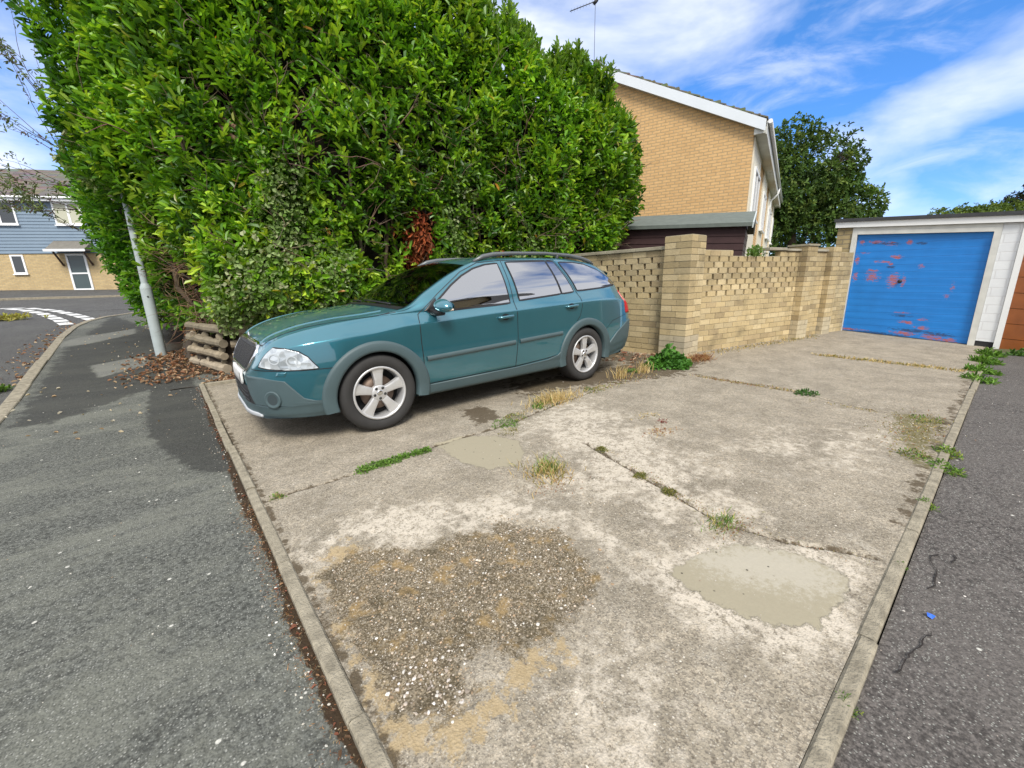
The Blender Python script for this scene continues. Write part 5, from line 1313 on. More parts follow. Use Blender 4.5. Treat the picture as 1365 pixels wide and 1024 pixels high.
# ------------------------------------------------------------------ GARDEN SHED
SR = math.radians(-70)
shed = thing('garden_shed', 'dark brown timber shed with a green-grey felt roof standing behind the garden wall', 'shed', (9.12, 3.76, 0), SR); shed.rotation_euler = (0, .05, SR)
q = MB(); hs2 = []
for k in range(16): z = .1+k*.135; q.box(-3.0, 0, .0, .03, z, z+.14, (.045, .022, .022), T=lambda x, y, z_: (x, y-.012*(z_-z < .07), z_)); 
q.build('front_boards', attr_mat('dark_stained_boards', .7, .3, 6, .4, 30), shed)
q = MB()
for k in range(18):
    z = .1+k*.135
    if z+.12 > 2.22: break
    q.box(-.03, 0, .035, 1.8, z, z+.12, (.10, .08, .07))
    if z > 2.25: break
q.box(-3, -2.97, .035, 1.8, 0, 2.25, (.1, .08, .07)); q.box(-2.97, -.03, 1.77, 1.8, 0, 2.25, (.1, .08, .07)); 
q.build('end_boards', attr_mat('weathered_boards', .8, .3, 6, .4, 30), shed)
q = MB(); ze, zr_ = 2.25, 2.55
q.add([(-3.12, -.12, ze-.02), (.10, -.12, ze-.02), (.10, .9, zr_), (-3.12, .9, zr_), (-3.12, 1.92, ze-.02), (.10, 1.92, ze-.02), (-3.12, -.12, ze-.09), (.10, -.12, ze-.09), (.10, .9, zr_-.07), (-3.12, .9, zr_-.07), (-3.12, 1.92, ze-.09), (.10, 1.92, ze-.09)],
      [(0, 1, 2, 3), (3, 2, 5, 4), (6, 7, 1, 0), (7, 8, 2, 1), (8, 11, 5, 2), (4, 5, 11, 10), (9, 8, 7, 6), (10, 11, 8, 9), (0, 3, 9, 6), (3, 4, 10, 9)]); q.build('roof', simple('green_mineral_felt', (.115, .135, .12), .9, noise=.3, nscale=7, bump=.5), shed)
q = MB(); q.add([(.102, -.12, ze-.02), (.125, -.12, ze-.02), (.125, .9, zr_), (.102, .9, zr_), (.102, -.12, ze-.12), (.125, -.12, ze-.12), (.125, .9, zr_-.10), (.102, .9, zr_-.10)], [(0, 1, 2, 3), (4, 7, 6, 5), (0, 4, 5, 1), (1, 5, 6, 2), (3, 2, 6, 7), (0, 3, 7, 4)])
q.add([(.102, 1.92, ze-.02), (.125, 1.92, ze-.02), (.125, .902, zr_), (.102, .902, zr_), (.102, 1.92, ze-.12), (.125, 1.92, ze-.12), (.125, .902, zr_-.10), (.102, .902, zr_-.10)], [(0, 3, 2, 1), (4, 5, 6, 7), (0, 1, 5, 4), (1, 2, 6, 5), (3, 7, 6, 2), (0, 4, 7, 3)])
q.build('barge_board', simple('pale_barge_board', (.45, .50, .50), .6), shed)
q = MB(); q.add([(-.01, 0, 2.2), (-.01, 1.8, 2.2), (-.01, .9, 2.42)], [(0, 1, 2)]); q.build('gable_board', simple('gable_boards', (.10, .08, .07), .8), shed)

# ------------------------------------------------------------------ BRICK HOUSE BEHIND
HB = brick_node('gable_brick', (.64, .41, .19), (.57, .355, .16), (.44, .31, .17), ax=('Y', 'Z'), var=.22, ms=.012, dirt=.10)
HB2 = brick_node('facade_brick', (.64, .41, .19), (.57, .355, .16), (.44, .31, .17), ax=('X', 'Z'), var=.22, ms=.012, dirt=.10)
TILE = simple('concrete_roof_tile', (.13, .12, .09), .9, noise=.5, nscale=3, bump=.5)
hr_ = R(16.8); EV = 4.86; PT = math.tan(R(27.3)); HLn = 14.0; HD = 8.2
house = thing('terraced_house', 'two-storey yellow brick terraced house with a plain gable end and white bargeboard', 'house', (11.85, 4.78, 0), hr_)
q = MB(); q.add([(0, 0, -.1), (0, HD, -.1), (0, HD, EV), (0, HD/2, EV+PT*HD/2), (0, 0, EV)], [(0, 4, 3, 2, 1)])
q.add([(HLn, 0, -.1), (HLn, HD, -.1), (HLn, HD, EV), (HLn, HD/2, EV+PT*HD/2), (HLn, 0, EV)], [(0, 1, 2, 3, 4)]); q.add([(0, HD, -.1), (HLn, HD, -.1), (HLn, HD, EV), (0, HD, EV)], [(0, 1, 2, 3)]); q.build('gable_wall', HB, house)
q = MB(); q.box(0.002, HLn-.002, 0.0, .12, -.1, EV-.05); q.build('front_wall', HB2, house)
q = MB(); vs = []; 
for i in range(49):
    y = -.22+(HD/2+.22)*i/48
    vs += [(-.14, y, EV+PT*y+.10), (HLn+.1, y, EV+PT*y+.10)]
ntl = 14
def tile_roof(mb, sgn):
    for r_ in range(ntl):
        ya = -.27+(HD/2+.27)*r_/ntl; yb_ = -.27+(HD/2+.27)*(r_+1)/ntl+.03
        za, zb2 = EV+PT*ya+.10+.035, EV+PT*yb_+.10
        f = (lambda y: y) if sgn > 0 else (lambda y: HD-y)
        n_ = 56
        for k in range(n_):
            xa = -.15+(HLn+.3)*k/n_; xb = -.15+(HLn+.3)*(k+1)/n_-.01; j = random.uniform(-.008, .008); cb = tuple(c_*random.uniform(.8, 1.25) for c_ in (.15, .14, .105))
            v_ = [(xa, f(ya), za+j), (xb, f(ya), za+j), (xb, f(yb_), zb2+j), (xa, f(yb_), zb2+j), (xa, f(ya), za+j-.03), (xb, f(ya), za+j-.03), (xb, f(yb_), zb2+j-.03), (xa, f(yb_), zb2+j-.03)]
            mb.add(v_, [(0, 1, 2, 3), (4, 5, 1, 0), (5, 6, 2, 1), (6, 7, 3, 2), (7, 4, 0, 3), (4, 7, 6, 5)], cb)
q = MB(); tile_roof(q, 1); tile_roof(q, -1)
for k in range(30):
    xa = -.15+k*.48; q.tube([(xa, HD/2, EV+PT*HD/2+.13), (xa+.46, HD/2, EV+PT*HD/2+.13)], .09, 10, col=(.13, .12, .09))
# broken mossy nibs along the verge
for k in range(13):
    y = -.18+4.2*k/13+random.uniform(0, .1); z = EV+PT*y+.115; q.box(-.162, -.05, y, y+random.uniform(.12, .26), z-.01, z+random.uniform(.025, .06), tuple(c_*random.uniform(.8, 1.3) for c_ in (.14, .14, .09)))
q.build('roof', attr_mat('roof_tile', .92, .4, 5, .5, 40), house)
q = MB()
for f in ((lambda y: y), (lambda y: HD-y)):
    a = [(-.168, f(-.24), EV+PT*-.24-.18), (-.168, f(-.24), EV+PT*-.24+.072), (-.168, f(HD/2), EV+PT*HD/2+.072), (-.168, f(HD/2), EV+PT*HD/2-.18)]
    b = [(x+.03, y, z) for x, y, z in a]; q.add(a+b, [(0, 1, 2, 3), (7, 6, 5, 4), (0, 4, 5, 1), (1, 5, 6, 2), (2, 6, 7, 3), (3, 7, 4, 0)])
q.build('barge_board', simple('grey_white_bargeboard', (.66, .70, .74), .5, noise=.06, nscale=3), house)
q = MB(); a = [(-.10, -.42, EV-.37), (-.10, 0.0, EV-.16), (-.10, HD/2, EV+PT*HD/2-.16), (-.10, HD/2, EV+PT*HD/2-.1)]
q.add([(-.13, -.02, EV-.17), (.0, -.02, EV-.17), (.0, HD/2, EV+PT*HD/2-.19), (-.13, HD/2, EV+PT*HD/2-.19)], [(0, 1, 2, 3)])
# eaves: soffit box, fascia
DW = simple('weathered_white_eaves', (.56, .56, .52), .6, noise=.3, nscale=3)
SOF = [(0, 4.6, 0), (4.62, 9.2, .02), (9.22, HLn, .04)]
for xa, xb, st in SOF: q.box(xa-.1 if xa == 0 else xa, xb, -.25, .0, EV-.33+st*.01, EV-.20, (.6, .6, .6)); q.box(xa-.1 if xa == 0 else xa, xb, -.275, -.251, EV-.36, EV-.08, (.6, .6, .6))
q.build('soffit', DW, house)
q = MB(); q.tube([(-.12, -.325, EV-.10), (HLn, -.325, EV-.10)], .05, 10); q.tube([(9.1, -.32, EV-.15), (9.1, -.30, EV-.35), (9.1, -.06, EV-.62), (9.1, -.06, .1)], .035, 10); q.build('gutter', M['upvc'], house)
PAN = simple('cream_render_panel', (.68, .64, .52), .7, noise=.1, nscale=3)
q = MB()
for xa, xb in ((.06, 2.6), (4.2, 6.4), (8.0, 11.2), (12.2, 13.6)): q.box(xa, xb, -.035, -.002, .05, EV-.34)
q.build('render_panel', PAN, house)
for xa, xb in ((.55, 2.25), (4.5, 6.0), (8.4, 10.8), (12.5, 13.4)):
    q = MB(); z0, z1 = 2.75, 3.95
    for b_ in ((xa, xb, z0-.0, z0+.07), (xa, xb, z1-.07, z1), (xa, xa+.07, z0+.07, z1-.07), (xb-.07, xb, z0+.07, z1-.07), ((xa+xb)/2-.03, (xa+xb)/2+.03, z0+.07, z1-.07)): q.box(b_[0], b_[1], -.085, -.036, b_[2], b_[3])
    q.box(xa-.04, xb+.04, -.13, -.036, z0-.06, z0-.001)
    wn = q.build('window', M['upvc'], house); q = MB(); q.box(xa+.07, xb-.07, -.055, -.04, z0+.07, z1-.07); q.build('pane', M['glass'], wn)
# television aerial on the ridge
m_h = Matrix.Rotation(hr_, 3, 'Z'); ap = Vector((11.85, 4.78, 0))+m_h@Vector((.9, HD/2+.50, EV+PT*HD/2+.28))
aer = thing('television_aerial', 'thin television aerial showing against the sky just above the hedge', 'aerial', ap)
q = MB(); q.tube([(0, 0, 0), (0, 0, 1.95)], .007, 6); q.build('mast', BLK, aer)
bd_ = Vector((-.45, .50, -.16)); q = MB(); q.tube([Vector((0, 0, 1.92)), Vector((0, 0, 1.92))+bd_*1.1], .012, 6); q.tube([(-.03, .03, 1.86), (.04, -.04, 1.96)], .05, 6); q.build('boom', BLK, aer)
q = MB()
for k in range(1, 9): c0 = Vector((0, 0, 1.92))+bd_*k*.13; q.tube([c0-Vector((.02, .02, .07)), c0+Vector((.02, .02, .07))], .004, 4)
q.build('element', BLK, aer)

# ------------------------------------------------------------------ TREES
def crown(blobs, n, size, cols, wts, name, parent, per=5, shell=.55, mt='leafmatt', wr=.55):
    B = np.array(blobs, float); wv = (B[:, 3]*B[:, 4]); idx = RNG.choice(len(B), n, p=wv/wv.sum()); b = B[idx]
    d = unit(RNG.normal(size=(n, 3))); rad = shell+(1-shell)*RNG.random(n)**.6
    nz = .78+.45*fbm(d[:, 0]*2.5+b[:, 0], d[:, 2]*2.5+b[:, 1], 3)
    P = b[:, :3]+d*(rad*nz)[:, None]*np.stack([b[:, 3], b[:, 3], b[:, 4]], 1)
    O = d+RNG.normal(size=d.shape)*.4+np.array([0, 0, .3])
    pal = palette(n, cols, wts)*(.7+.6*fbm(P[:, 0]*.9+P[:, 1]*.7, P[:, 2]*.9, 3)[:, None])
    V, F, c_ = rosettes(P, O, per, size*(.7+.6*RNG.random(n)), pal, spread=1.1, wr=wr); return np_mesh(name, V, F, M[mt], c_, parent)
tree = thing('broadleaf_tree', 'large dark green leafy tree behind the garage and the end of the brick house', 'tree', (28.45, 8.75, 0)); tree.scale = (.98, .98, 1.06)
rl = random.Random(3); blobs = [(-1.5, 1.2, 5.2, 2.4, 2.2), (.2, -.3, 6.2, 2.4, 2.2), (1.2, -1.8, 4.2, 2.0, 1.6), (-2.4, 2.0, 3.4, 2.4, 2.0), (.4, -.6, 3.2, 2.6, 1.8), (-.4, .4, 7.6, 1.5, 1.3), (-1.7, 1.5, 7.0, 1.5, 1.3), (1.9, -2.6, 4.6, 1.2, .9), (-3.6, 3.0, 5.6, 2.0, 2.2), (1.0, -1.2, 5.9, 1.3, 1.0)]
for k in range(14): b0 = rl.choice(blobs[:5]); a = rl.uniform(0, 6.28); blobs.append((b0[0]+math.cos(a)*b0[3]*.85, b0[1]+math.sin(a)*b0[3]*.85, b0[2]+rl.uniform(-.8, 1.6), .9, .7))
crown(blobs, 9000, .17, [(.050, .105, .020), (.085, .150, .028), (.035, .070, .015), (.14, .20, .045)], [3, 3, 2, 1], 'crown', tree, per=5)
q = MB(); q.tube([(0, 0, 0), (.1, 0, 1.5), (0, .1, 3.2), (-.1, .2, 6.4)], [.32, .26, .22, .08], 10, col=(.10, .08, .06))
for k in range(12): branch(q, (0, 0, 1.8+k*.35), (random.gauss(0, 1), random.gauss(0, 1), .7), 2.0, .08, 2, (.09, .07, .05))
q.build('trunk', M['bark'], tree)
def bush(nm, label, cat_, loc, blobs, n, size, cols, wts, per=5, th=1.5):
    o_ = thing(nm, label, cat_, loc); crown(blobs, n, size, cols, wts, 'crown', o_, per)
    q = MB(); q.tube([(0, 0, 0), (.05, 0, th)], [.2, .12], 8, col=(.1, .08, .06)); q.build('trunk', M['bark'], o_); return o_
YG = [(.085, .135, .028), (.12, .17, .03), (.05, .09, .02)]
bush('background_tree', 'low yellow-green tree top showing just above the left of the garage roof', 'tree', (49.3, 6.2, 0), [(0, 0, 3.6, 2.6, 1.9), (-1, 1.4, 3.2, 2.0, 1.5), (.6, -1.2, 4.2, 1.6, 1.2)], 1500, .24, YG, [3, 2, 2], th=2.5)
bush('background_tree', 'bright rounded tree top above the middle of the garage roof', 'tree', (51.5, 4.2, 0), [(0, 0, 4.4, 2.6, 2.0), (.9, -1.4, 4.6, 2.0, 1.6)], 1600, .24, YG, [3, 3, 1], th=2.5)
bush('background_tree', 'yellow-green tree top left of the dark conifer', 'tree', (54.0, 2.0, 0), [(0, 0, 4.5, 2.7, 2.1), (1.2, -2.0, 4.2, 2.4, 2.0)], 1600, .24, YG, [2, 2, 2], th=2.5)
bush('conifer', 'dark purplish conifer cut off by the right edge of the photo', 'tree', (57.5, .2, 0), [(0, 0, 3.5, 2.6, 2.2), (0, .2, 6.0, 1.7, 1.8), (.1, .1, 8.3, .9, 1.6), (.3, 1.5, 5.0, 1.2, .8), (.1, 1.1, 6.9, 1.0, .5)], 2200, .20, [(.035, .045, .028), (.06, .045, .04), (.03, .05, .02)], [2, 1, 2], th=4)
bush('background_tree', 'dark tree low behind the brick house', 'tree', (40, 14, 0), [(0, 0, 3.2, 3.4, 2.4), (-2, 2.6, 2.8, 2.6, 2.0)], 1500, .26, [(.03, .06, .015), (.05, .09, .02)], [1, 1], th=2)

# ------------------------------------------------------------------ HOUSE ACROSS THE ROAD, far left
fh = thing('clad_house', 'house across the road with blue-grey boarding over yellow brick', 'house', (-3.46, 33.0, 1.18), R(-25))
FB = brick_node('far_house_brick', (.52, .39, .20), (.42, .31, .16), (.38, .32, .22), ax=('X', 'Z'), var=.25, dirt=.1)
def cladmat():
    m, nt, b = mat('blue_grey_boarding'); g = G(nt); sp = N(nt, 'ShaderNodeSeparateXYZ'); nt.links.new(g.t, sp.inputs[0])
    c_ = g.mix(g.noise(1.5, 5), (.145, .205, .275), (.19, .255, .325)); g.lk(c_, b.inputs['Base Color']); b.inputs['Roughness'].default_value = .6; return m
q = MB(); q.box(-10, 7, 0, .25, -.4, 2.07); q.box(-10, -9.75, .25, 7.2, -.4, 4.8); q.box(6.75, 7, .25, 7.2, -.4, 4.8); q.box(-9.75, 6.75, 7, 7.2, -.4, 4.8); q.build('brick_wall', FB, fh)
q = MB(); n = 17
for k in range(n):
    z = 2.08+k*.16; q.add([(-10.02, -.05, z), (7.02, -.05, z), (7.02, -.022, z+.165), (-10.02, -.022, z+.165), (-10.02, -.02, z), (7.02, -.02, z)], [(0, 1, 2, 3), (4, 5, 1, 0)])
q.box(-10.01, 7.01, -.021, -.001, 2.08, 4.82); q.build('boarding', cladmat(), fh)
q = MB(); sl = 2.06/3.8; nr = 22
for r_ in range(nr):
    y0, y1 = -.35+3.95*r_/nr, -.35+3.95*(r_+1)/nr+.02; z0, z1 = 4.78+sl*(y0+.35)+.03, 4.78+sl*(y1+.35)
    for k in range(34):
        xa = -10.3+17.6*k/34; cb = tuple(c_*random.uniform(.8, 1.2) for c_ in (.155, .14, .125)); q.add([(xa, y0, z0), (xa+.51, y0, z0), (xa+.51, y1, z1), (xa, y1, z1), (xa, y0, z0-.04), (xa+.51, y0, z0-.04)], [(0, 1, 2, 3), (4, 5, 1, 0)], cb)
q.add([(-10.3, 3.6, 4.78+sl*3.95), (7.3, 3.6, 4.78+sl*3.95), (7.3, 7.5, 4.78), (-10.3, 7.5, 4.78)], [(0, 1, 2, 3)], (.15, .14, .12))
q.add([(-10, 0, 4.75), (-10, 7.2, 4.75), (-10, 3.6, 6.8)], [(0, 1, 2)], (.3, .3, .3)); q.add([(7, 0, 4.75), (7, 7.2, 4.75), (7, 3.6, 6.8)], [(0, 1, 2)], (.3, .3, .3))
q.build('roof', attr_mat('far_roof_tile', .92, .3, 4, 0), fh)
q = MB(); q.box(-10.3, 7.3, -.36, -.33, 4.62, 4.80); q.box(-10.3, 7.3, -.329, -.02, 4.63, 4.66); q.tube([(-10.3, -.41, 4.78), (7.3, -.41, 4.78)], .055, 8); q.build('gutter', M['upvc'], fh)
CUR = simple('net_curtain', (.46, .46, .36), .9); 
def fwin(x0, x1, z0, z1, mull=(), y=-.05, curtain=False):
    q = MB(); f_ = .075
    for a in ((x0, x1, z0, z0+f_), (x0, x1, z1-f_, z1), (x0, x0+f_, z0+f_, z1-f_), (x1-f_, x1, z0+f_, z1-f_))+tuple((m_-.05, m_+.05, z0+f_, z1-f_) for m_ in mull): q.box(a[0], a[1], y-.05, y-.001, a[2], a[3])
    q.box(x0-.04, x1+.04, y-.10, y-.001, z0-.05, z0-.001)
    w_ = q.build('window', M['upvc'], fh); q = MB(); q.box(x0+f_, x1-f_, y-.025, y-.002, z0+f_, z1-f_); q.build('pane', CUR if curtain else M['glass'], w_)
    return w_
fwin(.02, 1.25, 3.50, 4.62, (.66,), curtain=True); fwin(-3.0, -1.55, 3.50, 4.62, (-2.25,)); fwin(-2.36, -1.80, 1.06, 2.02, y=0)
fwin(-6.5, -5.2, 3.50, 4.62, (-5.85,)); fwin(3.2, 4.4, 3.5, 4.62, (3.8,), curtain=True); fwin(3.0, 4.6, .9, 2.02, (3.8,), y=0); fwin(-6.5, -5, .9, 2.02, (-5.8,), y=0)
q = MB()
for a in ((.0, .09, .12, 2.06), (.80, .89, .12, 2.06), (.09, .80, 1.96, 2.06), (.09, .80, .12, .24), (.09, .80, 1.0, 1.08)): q.box(a[0], a[1], -.06, -.001, a[2], a[3])
dr = q.build('door', M['upvc'], fh); q = MB(); q.box(.09, .80, -.03, -.002, .24, 1.96); q.build('pane', simple('door_glass', (.06, .085, .09), .12), dr)
q = MB(); q.add([(-.32, -.85, 2.22), (1.36, -.85, 2.22), (1.36, -.055, 2.70), (-.32, -.055, 2.70), (-.32, -.85, 2.18), (1.36, -.85, 2.18), (1.36, -.055, 2.18), (-.32, -.055, 2.18)], [(0, 1, 2, 3), (4, 7, 6, 5), (0, 3, 7, 4), (1, 5, 6, 2)], (.17, .16, .14)); pr = q.build('porch_roof', attr_mat('porch_tile', .9, .3, 8, 0), fh)
q = MB(); q.box(-.36, 1.40, -.885, -.852, 2.12, 2.235); q.build('porch_fascia', M['upvc'], pr)
q = MB()
for x in (-.18, 1.12): q.tube([(x, -.02, 1.45), (x, -.55, 2.17)], .05, 6)
q.build('porch_bracket', simple('brown_bracket', (.08, .05, .04), .8), pr)
# far kerb and footway
strip([(-40, 27.6), (-2.2, 26.65), (4, 26.4)], .14, .03, -.1, 'kerb', M['kerb'], seg=.9)
V = []; xs_ = np.linspace(-40, 6, 60)
for x in xs_:
    y0 = np.interp(x, [-40, -2.2, 6], [27.74, 26.8, 26.5]);
    for y in np.linspace(y0, 36+(-x)*.6+2, 5): V.append((x, y, float(terr(x, y))-.02+.03))
V = np.array(V); i, j = np.meshgrid(np.arange(59), np.arange(4), indexing='ij'); a = (i*5+j).ravel()
tag(np_mesh('far_pavement', V, np.stack([a, a+5, a+6, a+1], 1), M['road'], smooth=True), kind='structure')
# road markings
def dash(pts, wd, seg, gap, mb):
    P_ = [Vector((*p, 0)) for p in pts]; L = [0]
    for a, b in zip(P_, P_[1:]): L.append(L[-1]+(b-a).length)
    def at(d):
        for i in range(len(P_)-1):
            if d <= L[i+1] or i == len(P_)-2: t = (P_[i+1]-P_[i]).normalized(); return P_[i]+t*(d-L[i]), Vector((-t.y, t.x, 0))
    d = 0
    while d+seg < L[-1]:
        vs = []
        for k in range(4):
            q_, nn = at(d+seg*k/3); 
            for sg in (-1, 1): v = q_+nn*sg*wd/2; vs.append((v.x, v.y, float(terr(v.x, v.y))-.055+.012))
        mb.add(vs, [(2*k, 2*k+1, 2*k+3, 2*k+2) for k in range(3)]); d += seg+gap
RM = simple('worn_road_paint', (.62, .62, .60), .8, noise=.25, nscale=8)
q = MB(); dash([(-12, 23.6), (-4.18, 21.9), (-3.59, 21.1), (-2.88, 19.27), (-2.25, 16.95), (-1.80, 14.8)], .26, .62, .22, q); dash([(-9, 23.6), (-3.56, 21.77), (-2.76, 20.28), (-2.04, 18.15), (-1.52, 16.3)], .26, .62, .22, q); dash([(-30, 25.2), (-2, 24.2)], .1, 25, 1, q)
tag(q.build('road_markings', RM), kind='structure')

# ------------------------------------------------------------------ WEEDS AND GRASS TUFTS
def gz(x, y):
    if x < .25: return float(terr(x, y))-.012
    if y < .12: return float(drive_z(x, y))
    return float(pad_z(np.array([x]), np.array([y]))[0])
def blades(n, x0, y0, rx, ry_, h, cols, wts, lean=.5, wd=.004, rot=0):
    c_, s_ = math.cos(rot), math.sin(rot); a = RNG.normal(size=n)*rx*.5; b = RNG.normal(size=n)*ry_*.5
    P = np.stack([x0+a*c_-b*s_, y0+a*s_+b*c_, np.zeros(n)], 1)
    P[:, 2] = [gz(p[0], p[1]) for p in P]
    H = h*(.45+.75*RNG.random(n)); D0 = unit(np.stack([RNG.normal(size=n)*lean, RNG.normal(size=n)*lean, np.ones(n)], 1)); Sd = unit(np.cross(D0, RNG.normal(size=(n, 3))))*wd
    b1 = P+D0*H[:, None]*.5; D1 = unit(D0+np.stack([RNG.normal(size=n)*lean, RNG.normal(size=n)*lean, -.2+0*a], 1)); b2 = b1+D1*H[:, None]*.5
    V = np.stack([P-Sd, P+Sd, b1+Sd*.8, b1-Sd*.8, b2+Sd*.12, b2-Sd*.12], 1).reshape(-1, 3); k = np.arange(n)[:, None]*6
    F = np.concatenate([k+np.array([0, 1, 2, 3]), k+np.array([3, 2, 4, 5])], 1).reshape(-1, 4)
    return V, F, np.repeat(palette(n, cols, wts)*(.7+.6*RNG.random((n, 1))), 2, axis=0)
STRAW = [(.50, .38, .17), (.60, .48, .25), (.38, .26, .10)]; GRN = [(.10, .20, .03), (.16, .28, .05), (.07, .14, .02)]; OLV = [(.22, .21, .06), (.30, .26, .09), (.15, .15, .04)]; RUST = [(.28, .13, .06), (.36, .20, .09), (.20, .09, .05)]
def weed(nm, label, cat_, loc, sets):
    o_ = thing(nm, label, cat_, (0, 0, 0)) if False else None
    V, F, c_ = cat(sets); x, y = loc; ob = np_mesh(nm, V-np.array([x, y, 0]), F, M['leafmatt'], c_); ob.location = (x, y, 0)
    tag(ob, label, cat_, None); return ob
def rl_(n, x, y, r_, L, cols, wts, up=.5, per=4, wr=.45):
    a = RNG.random(n)*6.28; rr_ = r_*RNG.random(n)**.5; P = np.stack([x+rr_*np.cos(a), y+rr_*np.sin(a), np.zeros(n)], 1); P[:, 2] = [gz(p[0], p[1]) for p in P]; P[:, 2] += up*RNG.random(n)*np.clip(1.1-rr_/r_, .1, 1)+.008
    return rosettes(P, np.stack([np.cos(a)*.5, np.sin(a)*.5, np.full(n, .8)], 1)+RNG.normal(size=(n, 3))*.3, per, np.full(n, L), palette(n, cols, wts), wr=wr, spread=1.2)
weed('grass_tuft', 'large pale straw-coloured grass tuft in the concrete in front of the rear wheel', 'grass tuft', (2.87, 2.86), [blades(420, 2.90, 2.88, .30, .14, .13, STRAW+GRN[:1], [3, 3, 1, .3], wd=.0035), blades(70, 2.68, 2.84, .10, .08, .07, GRN, [1, 1, 1])])
weed('grass_tuft', 'yellowing grass tuft with green blades beside the smaller grey cement patch', 'grass tuft', (1.73, 1.75), [blades(260, 1.73, 1.75, .17, .16, .085, STRAW+OLV, [2, 2, 1, 1, 1, 1], wd=.0026), blades(80, 1.76, 1.80, .11, .10, .10, GRN, [1, 2, 1], wd=.0024), blades(160, 1.68, 1.66, .20, .16, .02, RUST, [1, 1, 1], lean=1.2, wd=.002)])
weed('grass_tuft', 'bright green and yellow grass tuft growing at the top edge of the large cement patch', 'grass tuft', (1.99, .76), [blades(150, 1.98, .77, .10, .07, .05, GRN+STRAW, [2, 3, 1, 1.2, 1.2, 0], wd=.0020), blades(200, 1.99, .72, .20, .07, .016, RUST+OLV, [1, 1, 1, 1, 1, 1], lean=1.2, wd=.0018)])
sg_ = [rl_(46, .62+.70*i/9, 2.635+.01*math.sin(i*2), .032+.022*math.sin(i/9*3.14), .017, GRN, [3, 2, 1], up=.02, wr=.6) for i in range(3, 10)]
weed('clover_weed', 'long narrow strip of green weeds along the joint below the front wheel', 'weeds', (1.0, 2.64), sg_)
weed('clover_weed', 'tiny patch of green weeds where the joint meets the left edging', 'weeds', (.30, 2.63), [rl_(24, .33, 2.62, .04, .013, GRN+OLV, [1, 1, 1, 1, 1, 1], up=.012, wr=.6)])
weed('clover_weed', 'low green and yellow weed patch in the concrete below the middle of the car', 'weeds', (2.1, 2.68), [rl_(60, 2.12, 2.68, .12, .018, GRN, [2, 2, 1], up=.02), rl_(46, 2.30, 2.74, .10, .018, GRN+OLV, [1, 1, 1, 2, 2, 1], up=.02), rl_(26, 2.02, 2.50, .08, .015, OLV, [1, 1, 1], up=.012), blades(60, 2.45, 2.80, .2, .05, .03, OLV+STRAW, [1, 1, 1, 1, 1, 1], wd=.002)])
weed('dry_weed', 'clump of upright dry pale stalks between the rear wheel and the bramble', 'weeds', (4.4, 3.0), [blades(60, 4.28, 3.02, .16, .10, .20, STRAW, [1, 2, 1], lean=.28, wd=.004), blades(50, 4.75, 2.98, .14, .10, .19, STRAW, [1, 2, 1], lean=.28, wd=.004), blades(120, 4.4, 2.9, .6, .18, .045, STRAW+OLV+RUST, [1]*9, lean=1, wd=.003), rl_(24, 4.65, 3.12, .1, .03, GRN, [1, 1, 1], up=.05)])
weed('straw_weed', 'flat yellow-green grassy patch in front of the dry stalks', 'weeds', (3.6, 2.9), [blades(200, 3.72, 2.88, .35, .10, .035, OLV+STRAW+GRN, [2, 2, 1, 1, 1, 1, 1, 1, 0], lean=.9, wd=.003), rl_(26, 3.55, 2.88, .12, .02, GRN+OLV, [1]*6, up=.015)])
weed('bramble_plant', 'bushy bright green plant growing against the foot of the tall brick pillar', 'plant', (5.35, 3.05), [rl_(230, 5.42, 3.02, .25, .085, [(.05, .15, .02), (.08, .21, .03), (.035, .10, .015)], [2, 2, 1], up=.24, per=3, wr=.75), rl_(90, 5.30, 2.85, .15, .07, [(.05, .15, .02), (.09, .23, .035)], [1, 1], up=.08, per=3, wr=.75), rl_(60, 5.10, 3.05, .15, .06, [(.06, .17, .02), (.09, .23, .035)], [1, 1], up=.09, per=3, wr=.7)])
weed('dead_plant', 'dried brown plant just right of the green bramble by the pillar', 'plant', (6.0, 2.9), [blades(240, 6.05, 2.88, .28, .18, .13, RUST+STRAW, [3, 2, 2, 1, 0, 1], lean=.7, wd=.004), rl_(30, 6.05, 2.9, .16, .04, RUST, [1, 1, 1], up=.1)])
weed('dry_weed', 'small rusty flattened weed alone on the far concrete slab', 'weeds', (2.95, 1.72), [blades(130, 2.92, 1.66, .14, .10, .03, RUST+STRAW, [1, 2, 1, 1, 0, 1], lean=1.1, wd=.0025), blades(60, 3.2, 1.95, .12, .08, .03, STRAW+OLV, [1]*6, lean=1.1, wd=.0025), blades(36, 3.15, 1.78, .06, .04, .03, [(.2, .05, .04)], [1], lean=.8, wd=.003)])
weed('straw_weed', 'thin line of dried grass along the joint left of the small leafy seedling', 'weeds', (5.1, 2.0), [blades(60, 5.0+.02*math.sin(i), 1.35+i*.14, .06, .14, .028, STRAW+OLV+RUST, [1, 0, 1, 2, 1, 1, 1, 1, 1], lean=.9, wd=.0035) for i in range(8)])
weed('dry_weed', 'sparse brown and olive growth filling the slab crack between the moss and the bright tuft', 'weeds', (2.04, 1.0), [blades(26, 2.20-.23*t_+.02*math.sin(t_*9), 1.45-.75*t_, .05, .06, .012, RUST+OLV, [1, 1, 1, 2, 2, 1], lean=1.2, wd=.0018) for t_ in np.linspace(0, 1, 12)]+[blades(16, 2.0+.15*t_, .70-.45*t_, .05, .05, .010, RUST+OLV, [1, 1, 1, 2, 2, 1], lean=1.2, wd=.0016) for t_ in np.linspace(0, 1, 7)])
weed('leafy_seedling', 'small dark green leafy seedling in the joint of the far slabs', 'weeds', (4.96, 1.22), [rl_(40, 4.97, 1.22, .10, .03, [(.04, .11, .02), (.06, .15, .03)], [1, 1], up=.04)])
